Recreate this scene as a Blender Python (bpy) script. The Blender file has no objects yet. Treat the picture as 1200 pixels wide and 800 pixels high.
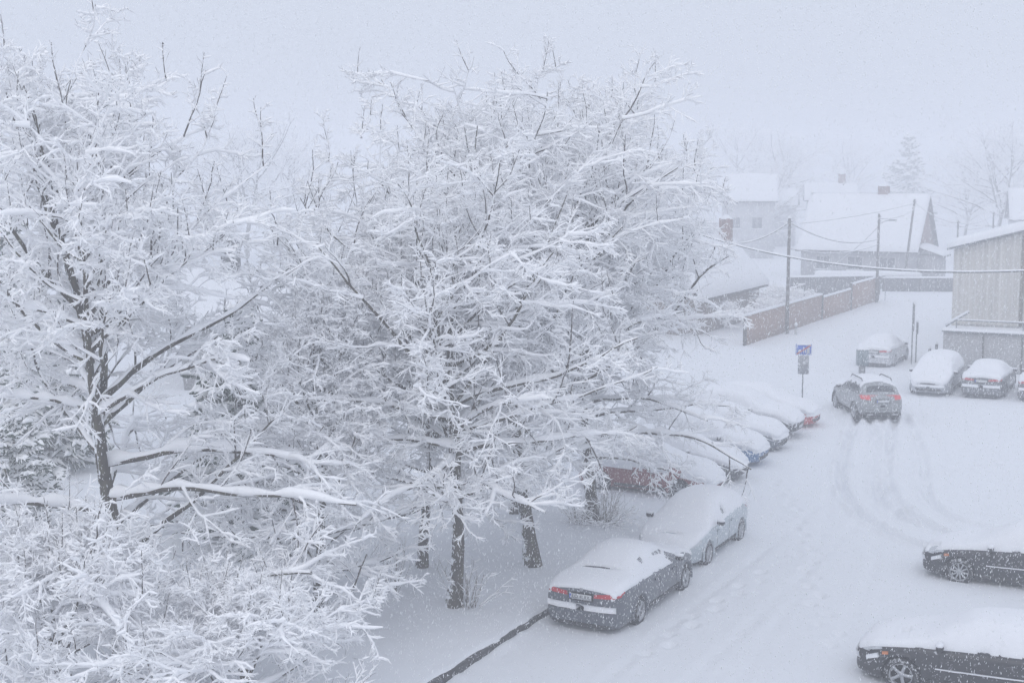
import bpy, math, random
import numpy as np
from mathutils import Vector, Matrix
from mathutils.bvhtree import BVHTree

R = math.radians
rng = np.random.default_rng(7)
random.seed(7)
S = bpy.context.scene
COL = S.collection

# ------------------------------------------------------------------ camera model
F_PX, CX, CY, HORIZ, CAM_H = 1600.0, 600.0, 400.0, 208.0, 9.7
PITCH = math.atan((CY - HORIZ) / F_PX)
FW = np.array([0, math.cos(PITCH), -math.sin(PITCH)])
UP = np.array([0, math.sin(PITCH), math.cos(PITCH)])
RT = np.array([1.0, 0, 0])

def ray(px, py):
    return FW + RT * ((px - CX) / F_PX) - UP * ((py - CY) / F_PX)

def G(px, py, z=0.0):
    """point of the plane at height z seen at this place in the photograph"""
    d = ray(px, py)
    t = (z - CAM_H) / d[2]
    return np.array([d[0] * t, d[1] * t, z])

def A(px, py, Y):
    """point at depth Y"""
    d = ray(px, py)
    t = Y / d[1]
    return np.array([d[0] * t, Y, CAM_H + d[2] * t])

cam_d = bpy.data.cameras.new('camera')
cam = bpy.data.objects.new('camera', cam_d)
COL.objects.link(cam)
cam.location = (0, 0, CAM_H)
cam.rotation_euler = (math.pi / 2 - PITCH, 0, 0)
cam_d.sensor_width = 36
cam_d.lens = 36 * F_PX / 1200
cam_d.clip_end = 3000
S.camera = cam

# street frame: E1 along the street (away), E2 across it (towards the right)
ANG = math.atan2(0.888, 0.46)
E1 = np.array([math.cos(ANG), math.sin(ANG), 0])
E2 = np.array([math.sin(ANG), -math.cos(ANG), 0])

# ------------------------------------------------------------------ helpers
def prop(o, label=None, cat=None, group=None, kind=None):
    if label: o['label'] = label
    if cat: o['category'] = cat
    if group: o['group'] = group
    if kind: o['kind'] = kind
    return o

def thing(name, label, cat, loc=(0, 0, 0), rz=0.0, group=None):
    o = bpy.data.objects.new(name, None)
    COL.objects.link(o)
    o.location = tuple(float(v) for v in loc)
    o.rotation_euler = (0, 0, rz)
    o.empty_display_size = 0.3
    return prop(o, label, cat, group)

class MB:
    """collects vertices and faces and links them as one mesh object"""
    def __init__(s):
        s.v = []; s.f = []; s.n = 0; s.q = []
    def add(s, v, f):
        s.v.append(np.asarray(v, float).reshape(-1, 3))
        s.f += [tuple(int(i) + s.n for i in q) for q in f]
        s.n += len(s.v[-1])
    def quads(s, v, q):
        v = np.asarray(v, float).reshape(-1, 3)
        s.v.append(v); s.q.append(np.asarray(q, np.int64).reshape(-1, 4) + s.n)
        s.n += len(v)
    def box(s, lo, hi, rz=0.0, c=None):
        x0, y0, z0 = lo; x1, y1, z1 = hi
        v = np.array([(x0,y0,z0),(x1,y0,z0),(x1,y1,z0),(x0,y1,z0),(x0,y0,z1),(x1,y0,z1),(x1,y1,z1),(x0,y1,z1)], float)
        if rz:
            c0 = v.mean(0) if c is None else np.array(c, float)
            m = np.array(Matrix.Rotation(rz, 3, 'Z'))
            v = (v - c0) @ m.T + c0
        s.add(v, [(0,3,2,1),(4,5,6,7),(0,1,5,4),(1,2,6,5),(2,3,7,6),(3,0,4,7)])
        return s
    def prism(s, poly, axis_vec):
        """closed polygon (3D points) swept by a vector"""
        p = np.array(poly, float); n = len(p)
        v = np.vstack([p, p + np.array(axis_vec, float)])
        f = [tuple(range(n))[::-1], tuple(range(n, 2 * n))]
        for i in range(n):
            j = (i + 1) % n
            f.append((i, j, n + j, n + i))
        s.add(v, f)
        return s
    def tube(s, pts, rad, k=8, cap=True):
        pts = np.array(pts, float); n = len(pts)
        rad = np.broadcast_to(np.array(rad, float), (n,))
        v, q = tube_arrays(pts[None], rad[None], k)
        s.quads(v, q)
        if cap:
            b = s.n - len(v)
            s.f.append(tuple(b + i for i in range(k))[::-1])
            s.f.append(tuple(b + (n - 1) * k + i for i in range(k)))
        return s
    def lathe(s, prof, k=24, axis='y', c=(0, 0, 0)):
        """profile of (radius, height) round an axis"""
        v = []; f = []; n = len(prof)
        for i in range(k):
            a = 2 * math.pi * i / k
            for r, h in prof:
                if axis == 'y': v.append((c[0] + r * math.cos(a), c[1] + h, c[2] + r * math.sin(a)))
                else: v.append((c[0] + r * math.cos(a), c[1] + r * math.sin(a), c[2] + h))
        for i in range(k):
            j = (i + 1) % k
            for m in range(n - 1):
                f.append((i * n + m, j * n + m, j * n + m + 1, i * n + m + 1))
        s.add(v, f)
        return s
    def build(s, name, m, parent=None, smooth=False, loc=None):
        me = bpy.data.meshes.new(name)
        V = np.vstack(s.v).astype(np.float32)
        loops = []; tot = []
        if s.q:
            Q = np.vstack(s.q); loops.append(Q.ravel()); tot.append(np.full(len(Q), 4))
        if s.f:
            loops.append(np.fromiter((i for q in s.f for i in q), np.int64)); tot.append(np.array([len(q) for q in s.f]))
        loops = np.concatenate(loops).astype(np.int32); tot = np.concatenate(tot).astype(np.int32)
        me.vertices.add(len(V)); me.vertices.foreach_set('co', V.ravel())
        me.loops.add(len(loops)); me.loops.foreach_set('vertex_index', loops)
        me.polygons.add(len(tot))
        me.polygons.foreach_set('loop_start', np.concatenate([[0], np.cumsum(tot)[:-1]]).astype(np.int32))
        me.polygons.foreach_set('loop_total', tot)
        if smooth: me.polygons.foreach_set('use_smooth', np.ones(len(tot), bool))
        me.update(calc_edges=True); me.validate()
        me.materials.append(m)
        o = bpy.data.objects.new(name, me)
        COL.objects.link(o)
        if parent is not None: o.parent = parent
        if loc is not None: o.location = tuple(float(x) for x in loc)
        return o

def nrm(a):
    return a / np.maximum(np.linalg.norm(a, axis=-1, keepdims=True), 1e-9)

def tube_arrays(P, r, k, wide=1.0, tall=1.0):
    """n polylines (n,m,3) with radii (n,m) -> vertices, quads"""
    n, m, _ = P.shape
    T = nrm(np.gradient(P, axis=1))
    z = np.array([0, 0, 1.0])
    side = np.cross(T, z)
    L = np.linalg.norm(side, axis=-1, keepdims=True)
    side = np.where(L > 0.08, side / np.maximum(L, 1e-6), np.array([1.0, 0, 0]))
    upv = nrm(np.cross(side, T))
    th = np.arange(k) * 2 * math.pi / k
    c, s_ = np.cos(th), np.sin(th)
    V = P[:, :, None, :] + r[:, :, None, None] * (wide * c[None, None, :, None] * side[:, :, None, :] + tall * s_[None, None, :, None] * upv[:, :, None, :])
    idx = np.arange(n * m * k).reshape(n, m, k)
    a = idx[:, :-1, :]; b = idx[:, 1:, :]
    Q = np.stack([a, np.roll(a, -1, 2), np.roll(b, -1, 2), b], -1).reshape(-1, 4)
    return V.reshape(-1, 3), Q

def vnoise(x, y, seed=0):
    x = np.asarray(x, float); y = np.asarray(y, float)
    xi = np.floor(x).astype(np.int64); yi = np.floor(y).astype(np.int64)
    fx = x - xi; fy = y - yi
    fx = fx * fx * (3 - 2 * fx); fy = fy * fy * (3 - 2 * fy)
    def h(a, b):
        n = (a * 374761393 + b * 668265263 + seed * 974711) & 0x7fffffff
        n = ((n ^ (n >> 13)) * 1274126177) & 0x7fffffff
        return ((n ^ (n >> 16)) & 0xffff) / 65535.0
    return (h(xi, yi) * (1 - fx) + h(xi + 1, yi) * fx) * (1 - fy) + (h(xi, yi + 1) * (1 - fx) + h(xi + 1, yi + 1) * fx) * fy

def fbm(x, y, seed=0, o=3):
    t = 0; a = 0.5
    for i in range(o):
        t = t + a * vnoise(np.asarray(x) * 2 ** i, np.asarray(y) * 2 ** i, seed + i); a *= 0.5
    return t / (1 - 0.5 ** o)

# ------------------------------------------------------------------ materials
def mat(name):
    m = bpy.data.materials.new(name); m.use_nodes = True
    nt = m.node_tree
    return m, nt, nt.nodes['Principled BSDF'], nt.nodes.new, nt.links.new

def setp(b, **k):
    for a, v in k.items():
        b.inputs[a.replace('_', ' ')].default_value = v

def noise(nt, scale, detail=3, coord='Object', rough=0.55, sc=None):
    tc = nt.nodes.new('ShaderNodeTexCoord'); n = nt.nodes.new('ShaderNodeTexNoise')
    n.inputs['Scale'].default_value = scale; n.inputs['Detail'].default_value = detail; n.inputs['Roughness'].default_value = rough
    if sc:
        mp = nt.nodes.new('ShaderNodeMapping'); mp.inputs['Scale'].default_value = sc
        nt.links.new(tc.outputs[coord], mp.inputs[0]); nt.links.new(mp.outputs[0], n.inputs['Vector'])
    else:
        nt.links.new(tc.outputs[coord], n.inputs['Vector'])
    return n

def ramp(nt, src, stops):
    r = nt.nodes.new('ShaderNodeValToRGB')
    el = r.color_ramp.elements
    while len(el) < len(stops): el.new(0.5)
    for e, (p, c) in zip(el, stops):
        e.position = p; e.color = c if len(c) == 4 else (*c, 1)
    nt.links.new(src, r.inputs[0])
    return r

SNOW_C = (0.86, 0.875, 0.905)
def snow_mat(name, bump=0.25, scale=9.0, col=SNOW_C):
    m, nt, b, N, Lk = mat(name)
    setp(b, Base_Color=(*col, 1), Roughness=0.75); b.inputs['Specular IOR Level'].default_value = 0.25
    if bump:
        n = noise(nt, scale, 4); bp = N('ShaderNodeBump'); bp.inputs['Strength'].default_value = bump; bp.inputs['Distance'].default_value = 0.03
        Lk(n.outputs[0], bp.inputs['Height']); Lk(bp.outputs[0], b.inputs['Normal'])
    return m

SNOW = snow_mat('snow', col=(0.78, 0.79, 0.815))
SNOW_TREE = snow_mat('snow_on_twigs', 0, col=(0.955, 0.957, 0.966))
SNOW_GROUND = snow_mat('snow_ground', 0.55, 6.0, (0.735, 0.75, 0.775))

def solid(name, col, rough=0.6, metal=0.0, frost=0.0, fscale=30, var=0.0, vscale=6, emit=None, coat=0.0, sc=None):
    """plain colour with optional tone variation and frozen snow specks"""
    m, nt, b, N, Lk = mat(name)
    setp(b, Base_Color=(*col, 1), Roughness=rough, Metallic=metal)
    b.inputs['Coat Weight'].default_value = coat
    src = None
    if var:
        n = noise(nt, vscale, 4, sc=sc)
        r = ramp(nt, n.outputs[0], [(0.3, tuple(c * (1 - var) for c in col)), (0.7, tuple(min(1, c * (1 + var)) for c in col))])
        src = r.outputs[0]
    if frost:
        n = noise(nt, fscale, 5, rough=0.7)
        r = ramp(nt, n.outputs[0], [(0.62 - frost * 0.35, (0, 0, 0)), (0.80 - frost * 0.3, (1, 1, 1))])
        mx = N('ShaderNodeMix'); mx.data_type = 'RGBA'
        Lk(r.outputs[0], mx.inputs['Factor'])
        mx.inputs[6].default_value = (*col, 1); mx.inputs[7].default_value = (*SNOW_C, 1)
        if src: Lk(src, mx.inputs[6])
        src = mx.outputs[2]
        if metal:
            inv = N('ShaderNodeMath'); inv.operation = 'MULTIPLY_ADD'; inv.inputs[1].default_value = -metal; inv.inputs[2].default_value = metal
            Lk(r.outputs[0], inv.inputs[0]); Lk(inv.outputs[0], b.inputs['Metallic'])
    if src: Lk(src, b.inputs['Base Color'])
    if emit:
        b.inputs['Emission Color'].default_value = (*emit[0], 1); b.inputs['Emission Strength'].default_value = emit[1]
    return m

def bark_mat(name, col, moss, plaster):
    m, nt, b, N, Lk = mat(name)
    setp(b, Roughness=0.95)
    n = noise(nt, 7, 5, sc=(1, 1, 0.35)); r = ramp(nt, n.outputs[0], [(0.3, tuple(c * 0.5 for c in col)), (0.55, col), (0.75, moss)])
    # wind-blown snow stuck to the weather side (-x)
    ge = N('ShaderNodeNewGeometry'); sp = N('ShaderNodeSeparateXYZ'); Lk(ge.outputs['Normal'], sp.inputs[0])
    n2 = noise(nt, 5, 4, rough=0.7)
    ma = N('ShaderNodeMath'); ma.operation = 'MULTIPLY_ADD'; ma.inputs[1].default_value = -0.28; Lk(sp.outputs[0], ma.inputs[0]); Lk(n2.outputs[0], ma.inputs[2])
    rr = ramp(nt, ma.outputs[0], [(0.80 - plaster, (0, 0, 0)), (0.86 - plaster, (1, 1, 1))])
    mx = N('ShaderNodeMix'); mx.data_type = 'RGBA'; Lk(rr.outputs[0], mx.inputs['Factor']); Lk(r.outputs[0], mx.inputs[6]); mx.inputs[7].default_value = (*SNOW_C, 1)
    Lk(mx.outputs[2], b.inputs['Base Color'])
    bp = N('ShaderNodeBump'); bp.inputs['Strength'].default_value = 0.6; bp.inputs['Distance'].default_value = 0.03
    Lk(n.outputs[0], bp.inputs['Height']); Lk(bp.outputs[0], b.inputs['Normal'])
    return m

BARK = bark_mat('bark', (0.085, 0.072, 0.055), (0.12, 0.12, 0.07), 0.10)
TWIG = solid('twig_bark', (0.07, 0.055, 0.048), 0.9, frost=0.2, fscale=9)
NEEDLE = solid('conifer_needles', (0.035, 0.06, 0.035), 0.8, var=0.4, vscale=4)
DRYGRASS = solid('dry_twigs', (0.16, 0.13, 0.10), 0.9, frost=0.3, fscale=20)

# ------------------------------------------------------------------ world and light
W = bpy.data.worlds.new('World'); S.world = W; W.use_nodes = True
nt = W.node_tree; bg = nt.nodes['Background']
sky = nt.nodes.new('ShaderNodeTexSky'); sky.sky_type = 'NISHITA'; sky.sun_disc = False
SUN_EL, SUN_ROT = 42, 200
sky.sun_elevation = R(SUN_EL); sky.sun_rotation = R(SUN_ROT); sky.dust_density = 5; sky.altitude = 100
hs = nt.nodes.new('ShaderNodeHueSaturation'); hs.inputs['Saturation'].default_value = 0.35
nt.links.new(sky.outputs[0], hs.inputs['Color'])
mx = nt.nodes.new('ShaderNodeMix'); mx.data_type = 'RGBA'; mx.inputs['Factor'].default_value = 0.82
nt.links.new(hs.outputs[0], mx.inputs[6]); mx.inputs[7].default_value = (5.75, 6.25, 7.35, 1)   # the cloud deck
# an overcast deck is brighter overhead than near the horizon
wtc = nt.nodes.new('ShaderNodeTexCoord'); wsp = nt.nodes.new('ShaderNodeSeparateXYZ'); wml = nt.nodes.new('ShaderNodeMath'); wml.operation = 'MULTIPLY_ADD'; wml.use_clamp = False
wcl = nt.nodes.new('ShaderNodeClamp'); wvm = nt.nodes.new('ShaderNodeVectorMath'); wvm.operation = 'SCALE'
nt.links.new(wtc.outputs['Generated'], wsp.inputs[0]); nt.links.new(wsp.outputs[2], wcl.inputs[0]); nt.links.new(wcl.outputs[0], wml.inputs[0]); wml.inputs[1].default_value = 0.42; wml.inputs[2].default_value = 0.905
nt.links.new(mx.outputs[2], wvm.inputs[0]); nt.links.new(wml.outputs[0], wvm.inputs['Scale'])
nt.links.new(wvm.outputs[0], bg.inputs['Color']); bg.inputs['Strength'].default_value = 0.10
sl = bpy.data.lights.new('sun', 'SUN'); sl.energy = 0.35; sl.angle = R(60); sl.color = (1, 0.97, 0.93)
so = bpy.data.objects.new('sun', sl); COL.objects.link(so)
sdir = Vector((math.sin(R(SUN_ROT)) * math.cos(R(SUN_EL)), math.cos(R(SUN_ROT)) * math.cos(R(SUN_EL)), math.sin(R(SUN_EL))))
so.rotation_euler = sdir.to_track_quat('Z', 'Y').to_euler()
S.view_settings.view_transform = 'Standard'; S.view_settings.look = 'None'; S.view_settings.gamma = 1
S.view_settings.exposure = 0.30
cy = S.cycles
cy.max_bounces = 22; cy.diffuse_bounces = 20; cy.glossy_bounces = 2; cy.transmission_bounces = 2; cy.volume_bounces = 4; cy.transparent_max_bounces = 4
cy.use_denoising = True
try: cy.denoiser = 'OPENIMAGEDENOISE'; cy.denoising_input_passes = 'RGB_ALBEDO_NORMAL'
except Exception: pass

# ------------------------------------------------------------------ ground
K0 = G(510, 803); K1 = G(648, 716)
def axis(lo, hi, step, far, grow=1.25):
    a = list(np.arange(lo, hi, step)); s = step
    while a[-1] < far: s *= grow; a.append(a[-1] + s)
    s = step; b = []
    x = lo
    while x > -far: s *= grow; x -= s; b.append(x)
    return np.array(b[::-1] + a)
gx = axis(-3, 21, 0.09, 480); gy = axis(24, 72, 0.10, 480)
gy = gy[gy > -40]
XX, YY = np.meshgrid(gx, gy)
def smooth_path(px, n=400):
    p = np.array([G(*q)[:2] for q in px])
    t = np.linspace(0, len(p) - 1, n); out = np.stack([np.interp(t, range(len(p)), p[:, i]) for i in (0, 1)], 1)
    k = np.ones(n // len(p)) / (n // len(p)); pad = len(k)
    e = np.pad(out, ((pad, pad), (0, 0)), 'reflect', reflect_type='odd')
    e = np.stack([np.convolve(e[:, i], k, 'same') for i in (0, 1)], 1)
    e = np.stack([np.convolve(e[:, i], k, 'same') for i in (0, 1)], 1)
    return e[pad:-pad]
PATHS = [([(1028, 486), (1022, 505), (1015, 530), (1010, 560), (1022, 590), (1060, 618), (1110, 640), (1190, 652)], 0.20),
         ([(1038, 486), (1050, 510), (1058, 540), (1052, 575), (1075, 605), (1130, 622), (1260, 632)], 0.14),
         ([(700, 850), (800, 760), (880, 690), (950, 630), (1000, 585), (1040, 530), (1060, 480), (1058, 440)], 0.028),
         ([(880, 850), (930, 770), (960, 720), (985, 670), (1000, 620), (1000, 575), (1010, 520)], 0.02)]
H = 0.05 * (fbm(XX / 3.0, YY / 3.0, 3) - 0.5) + 0.05 * (fbm(XX / 0.8, YY / 0.8, 9) - 0.5) + 0.4 * (fbm(XX / 22, YY / 22, 5) - 0.5) * np.clip((YY - 60) / 60, 0, 1)
near = (XX > -3) & (XX < 21) & (YY > 24) & (YY < 72)
for px, dep in PATHS:
    c = smooth_path(px)
    t = nrm(np.gradient(c, axis=0)); nn = np.stack([-t[:, 1], t[:, 0]], 1)
    for sgn in (-1, 1):
        cc = c + nn * 0.74 * sgn
        pts = np.stack([XX[near], YY[near]], 1); d = np.full(len(pts), 9.0)
        for i in range(0, len(pts), 8000):
            q = pts[i:i + 8000]
            d[i:i + 8000] = np.sqrt(((q[:, None, :] - cc[None]) ** 2).sum(-1)).min(1)
        mod = 0.45 + 1.1 * vnoise(pts[:, 0] * 1.6, pts[:, 1] * 1.6, 21)
        H[near] += -dep * mod * np.exp(-(d / 0.115) ** 2) + 0.4 * dep * mod * np.exp(-((d - 0.25) / 0.08) ** 2) * (.4 + 1.2 * vnoise(pts[:, 0] * 5, pts[:, 1] * 5, 77)) + 0.5 * dep * np.exp(-(d / 0.2) ** 2) * (vnoise(pts[:, 0] * 7, pts[:, 1] * 7, 4) - 0.5)
# footprints between the cars
for px in ([(760, 772), (800, 735), (850, 700), (905, 668)], [(985, 760), (960, 715), (945, 660), (935, 600), (905, 560)], [(1085, 560), (1130, 548), (1185, 540)]):
    c = smooth_path(px); st = np.concatenate([[0], np.cumsum(np.linalg.norm(np.diff(c, axis=0), axis=1))]); k = 0
    t = nrm(np.gradient(c, axis=0))
    for q in np.arange(0.3, st[-1], 0.68):
        j = int(np.searchsorted(st, q)); j = min(j, len(c) - 1); k += 1; sg = 1 if k % 2 else -1
        fx, fy = c[j] + np.array([-t[j, 1], t[j, 0]]) * 0.13 * sg + rng.normal(0, .03, 2)
        w_ = (np.abs(XX - fx) < .6) & (np.abs(YY - fy) < .6)
        a_ = (XX[w_] - fx) * t[j, 0] + (YY[w_] - fy) * t[j, 1]; b_ = -(XX[w_] - fx) * t[j, 1] + (YY[w_] - fy) * t[j, 0]
        r_ = np.sqrt((a_ / .19) ** 2 + (b_ / .12) ** 2)
        H[w_] += -0.085 * np.exp(-r_ ** 4) + 0.02 * np.exp(-((r_ - 1.5) / .35) ** 2)
kd = (XX - K1[0]) * E2[0] + (YY - K1[1]) * E2[1]; ku = (XX - K1[0]) * E1[0] + (YY - K1[1]) * E1[1]
H += 0.16 * np.clip(fbm(ku / 0.7, kd / 0.5, 47) - 0.38, 0, 1) * np.exp(-((kd - 0.08) / 0.16) ** 2) * (ku < 9)
mb = MB(); ny, nx = XX.shape
idx = np.arange(nx * ny).reshape(ny, nx)
mb.quads(np.stack([XX, YY, H], -1), np.stack([idx[:-1, :-1], idx[:-1, 1:], idx[1:, 1:], idx[1:, :-1]], -1))
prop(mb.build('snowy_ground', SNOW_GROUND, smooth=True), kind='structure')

# raised verge under the trees, and its kerb
def street(u, v, z=0.0):
    return np.array([K1[0], K1[1], z]) + E1 * u + E2 * v
uu = np.arange(-22, 9.6, 0.15); vv = -np.concatenate([np.arange(0, 2, 0.08), np.arange(2, 30, 0.3)])
U, V_ = np.meshgrid(uu, vv)
edge = np.minimum.reduce([np.clip((9.4 - U) / 1.2, 0, 1), np.clip((V_ + 29) / 2, 0, 1)])
edge = edge * edge * (3 - 2 * edge)
bev = np.clip((-V_) / 0.10, 0, 1) ** 0.5
Z = -0.1 + edge * (0.225 + 0.07 * bev + 0.10 * (fbm(U / 2.2, V_ / 2.2, 31) - 0.4) * np.clip(-V_ / 1.0, 0, 1) + 0.05 * (fbm(U / 0.6, V_ / 0.6, 33) - 0.5))
Vd = V_ + 0.13 * (1 - bev) * 0 + (0.15 * (fbm(U / 0.45, V_ * 0, 35) - 0.42)) * np.clip(1 + V_ / 0.3, 0, 1)
P = np.array([K1[0], K1[1], 0])[None, None] + E1 * U[..., None] + E2 * Vd[..., None]; P[..., 2] = Z
idx = np.arange(U.size).reshape(U.shape)
mb = MB(); mb.quads(P, np.stack([idx[:-1, :-1], idx[:-1, 1:], idx[1:, 1:], idx[1:, :-1]], -1))
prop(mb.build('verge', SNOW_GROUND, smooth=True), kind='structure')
KERB = solid('wet_kerb', (0.045, 0.043, 0.045), 0.5, frost=0.14, fscale=9, var=0.4)
mb = MB(); o = np.array([K1[0], K1[1], 0])
for i in range(-22, 9):
    a = street(i + 0.01, -0.10, -0.15); mb.prism([a, a + E2 * 0.15, a + E2 * 0.15 + (0, 0, 0.27), a + E2 * 0.12 + np.array((0, 0, 0.30)), a + (0, 0, 0.30)], E1 * 0.98)
prop(mb.build('kerb', KERB), kind='structure')

# ------------------------------------------------------------------ trees
def rand_perp(D, r):
    q = r.normal(size=D.shape); q -= (q * D).sum(-1, keepdims=True) * D
    return nrm(q)

def extend(P0, D0, L, K, jit, trop, r):
    n = len(P0); pts = [P0]; D = D0
    for k in range(K):
        D = nrm(D + jit * r.normal(size=D.shape) + np.array([0, 0, 1.0]) * trop)
        pts.append(pts[-1] + D * (L / K)[:, None])
    return np.stack(pts, 1)

def children(P, L, m, t0, t1, ang, ratio, r, flat=0.0, shrink=0.55):
    n, K1_, _ = P.shape; K = K1_ - 1
    par = np.repeat(np.arange(n), m); c = len(par)
    t = r.uniform(t0, t1, c) * K
    i = np.minimum(t.astype(int), K - 1); f = (t - i)[:, None]
    p = P[par, i] * (1 - f) + P[par, i + 1] * f
    D = nrm(P[par, i + 1] - P[par, i])
    q = rand_perp(D, r)
    if flat:
        q[:, 2] *= (1 - flat); q -= (q * D).sum(-1, keepdims=True) * D; q = nrm(q)
    a = r.normal(ang, 0.18, c)[:, None]
    d = nrm(D * np.cos(a) + q * np.sin(a))
    Lc = L[par] * ratio * (1 - shrink * (t / K)) * r.uniform(0.65, 1.25, c)
    return p, d, Lc, par, t / K

def snow_on(P, r, half, hgt, k=5, keep=0.0, lift=0.42):
    T = nrm(np.gradient(P, axis=1)); n, m = r.shape
    am = np.clip(1.08 - np.abs(T[..., 2]) * 1.05, keep, 1) ** 0.8
    am = am * np.linspace(1.05, 0.7, m)[None] * rng.uniform(0.5, 1.35, (n, m))
    am[:, -1] *= 0.5
    w = (r * 0.75 + half) * am
    C = P + np.array([0, 0, 1.0]) * ((r * 0.85 + hgt * lift) * am * rng.uniform(0.75, 1.25, (n, m)))[..., None]
    v, q = tube_arrays(C, w, k, 1.0, hgt / half)
    return v, q

def taper(n, K, r0, r1):
    return (r0[:, None] * np.linspace(1, 0, K + 1)[None] + r1[:, None] * np.linspace(0, 1, K + 1)[None])

def tree_meshes(seed, Ht, Rad, trunk_r, first=0.2, limbs=30, lead=1, lean=(0, 0), n2=9, n3=8, n4=6, droop=0.0, snow=1.0, upright=14, shape=(0.7, 0.95, 1.0, 0.86, 0.5, 0.12), thin_az=None, thin_h=(0.12, 1.0), thin_keep=0.42):
    """trunk+limbs, twigs and snow of one bare broadleaf tree, as three builders"""
    r = np.random.default_rng(seed)
    wood, twig, sn = MB(), MB(), MB()
    # trunk and leaders
    K = 12
    D = nrm(np.array([[lean[0], lean[1], 1.0]]))
    trunk = extend(np.zeros((1, 3)), D, np.array([Ht * 0.88]), K, 0.05, 0.06, r)
    tr = trunk_r * (1 - np.linspace(0, 1, K + 1) ** 0.9 * 0.93); tr[0] *= 1.3
    leaders = [(trunk, tr[None])]
    for i in range(lead - 1):
        j = 4 + i % 3
        az = r.uniform(0, 6.28) + i * 2.4
        d = nrm(np.array([[math.cos(az) * 0.45, math.sin(az) * 0.45, 1.0]]))
        Lh = (Ht * r.uniform(0.78, 0.88) - trunk[0, j, 2])
        p = extend(trunk[:, j], d, np.array([Lh]), K, 0.05, 0.05, r)
        leaders.append((p, (tr[j] * 0.75 * (1 - np.linspace(0, 1, K + 1) * 0.92))[None]))
    P1s, D1s, L1s, R1s = [], [], [], []
    for li, (p, rr) in enumerate(leaders):
        m = limbs if li == 0 else limbs // 2
        base = first if li == 0 else 0.18
        t = np.sort(base + (1 - base) * (np.arange(m) + r.uniform(-0.4, 0.4, m)) / m).clip(base, 0.985)
        ti = t * K; i = np.minimum(ti.astype(int), K - 1); f = (ti - i)[:, None]
        pos = p[0, i] * (1 - f) + p[0, i + 1] * f
        hh = pos[:, 2] / Ht
        az = np.arange(m) * 2.399 + r.uniform(-0.5, 0.5, m) + li
        inc = np.interp(hh, [0.15, 0.5, 0.95], [1.35, 1.0, 0.42]) + r.normal(0, 0.13, m)
        d = np.stack([np.sin(inc) * np.cos(az), np.sin(inc) * np.sin(az), np.cos(inc)], 1)
        prof = np.interp(hh, [0.12, 0.28, 0.45, 0.65, 0.85, 1.0], shape)
        cen = np.array([lean[0] * Ht * 0.3, lean[1] * Ht * 0.3])
        off = pos[:, :2] - cen; out = (off * d[:, :2]).sum(1)
        L = np.clip(Rad * prof - out, 0.25 * Rad * prof, None) / np.maximum(np.sin(inc), 0.45) * r.uniform(0.8, 1.1, m)
        L = np.minimum(L, np.maximum(Ht * r.uniform(0.86, 1.0, m) - pos[:, 2], 0.5) / np.maximum(np.cos(inc) * 0.95, 0.12))
        if thin_az is not None:      # few limbs on this side, so the trunk shows
            da = np.abs((az - thin_az + math.pi) % (2 * math.pi) - math.pi)
            kp = (da > 0.75) | (r.uniform(0, 1, m) < thin_keep) | (hh < thin_h[0]) | (hh > thin_h[1])
            pos, d, L, ti = pos[kp], d[kp], L[kp], ti[kp]
        P1s.append(pos); D1s.append(d); L1s.append(L)
        R1s.append(np.minimum(np.interp(ti, range(K + 1), rr[0]) * 0.75, 0.012 + 0.0135 * L))
        v, q = tube_arrays(p, rr, 10); wood.quads(v, q)
        v, q = snow_on(p, rr, 0.05, 0.06, 6); sn.quads(v, q)
    p1, d1, l1, r1 = np.vstack(P1s), np.vstack(D1s), np.concatenate(L1s), np.concatenate(R1s)
    B1 = extend(p1, d1, l1, 16, 0.085, 0.0 - droop * 0.35, r)
    q1 = taper(len(p1), 16, r1, r1 * 0.25)
    v, q = tube_arrays(B1, q1, 6); wood.quads(v, q)
    v, q = snow_on(B1, q1, 0.046 * min(snow, 1.1), 0.062 * min(snow, 1.15), 6); sn.quads(v, q)
    # second order
    p2, d2, l2, par, t = children(B1, l1, n2, 0.14, 1.0, 0.88, 0.50, r, 0.25, 0.5)
    l2 = np.clip(l2, 0.35, 1.9); r2 = np.minimum(0.007 + 0.009 * l2, q1[par, 8] * 0.9)
    B2 = extend(p2, d2, l2, 6, 0.15, 0.01 - droop, r); q2 = taper(len(p2), 6, r2, r2 * 0.35)
    v, q = tube_arrays(B2, q2, 4); twig.quads(v, q)
    v, q = snow_on(B2, q2, 0.036 * snow, 0.043 * snow, 5); sn.quads(v, q)
    p3, d3, l3, par, t = children(B2, l2, n3, 0.12, 1.0, 0.86, 0.48, r, 0.30, 0.5)
    l3 = np.clip(l3, 0.22, 1.1); r3 = 0.0048 + 0.004 * l3
    B3 = extend(p3, d3, l3, 4, 0.09, 0.015 - droop, r); q3 = taper(len(p3), 4, r3, r3 * 0.5)
    v, q = tube_arrays(B3, q3, 3); twig.quads(v, q)
    v, q = snow_on(B3, q3, 0.026 * snow, 0.032 * snow, 4, 0.35, 0.24); sn.quads(v, q)
    if n4:
        p4, d4, l4, par, t = children(B3, l3, n4, 0.15, 0.95, 0.82, 0.52, r, 0.25, 0.4)
        l4 = np.clip(l4, 0.15, 0.5); r4 = np.full(len(p4), 0.0040)
        B4 = extend(p4, d4, l4, 2, 0.08, 0.02 - droop, r); q4 = taper(len(p4), 2, r4, r4 * 0.6)
        hv = r.uniform(0, 1, len(p4)) < 0.9
        bare = r.uniform(0, 1, len(p4)) < 0.35
        v, q = tube_arrays(B4[bare | ~hv], q4[bare | ~hv], 3); twig.quads(v, q)
        w4 = q4 * np.where(hv, 1, 0)[:, None]
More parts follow.
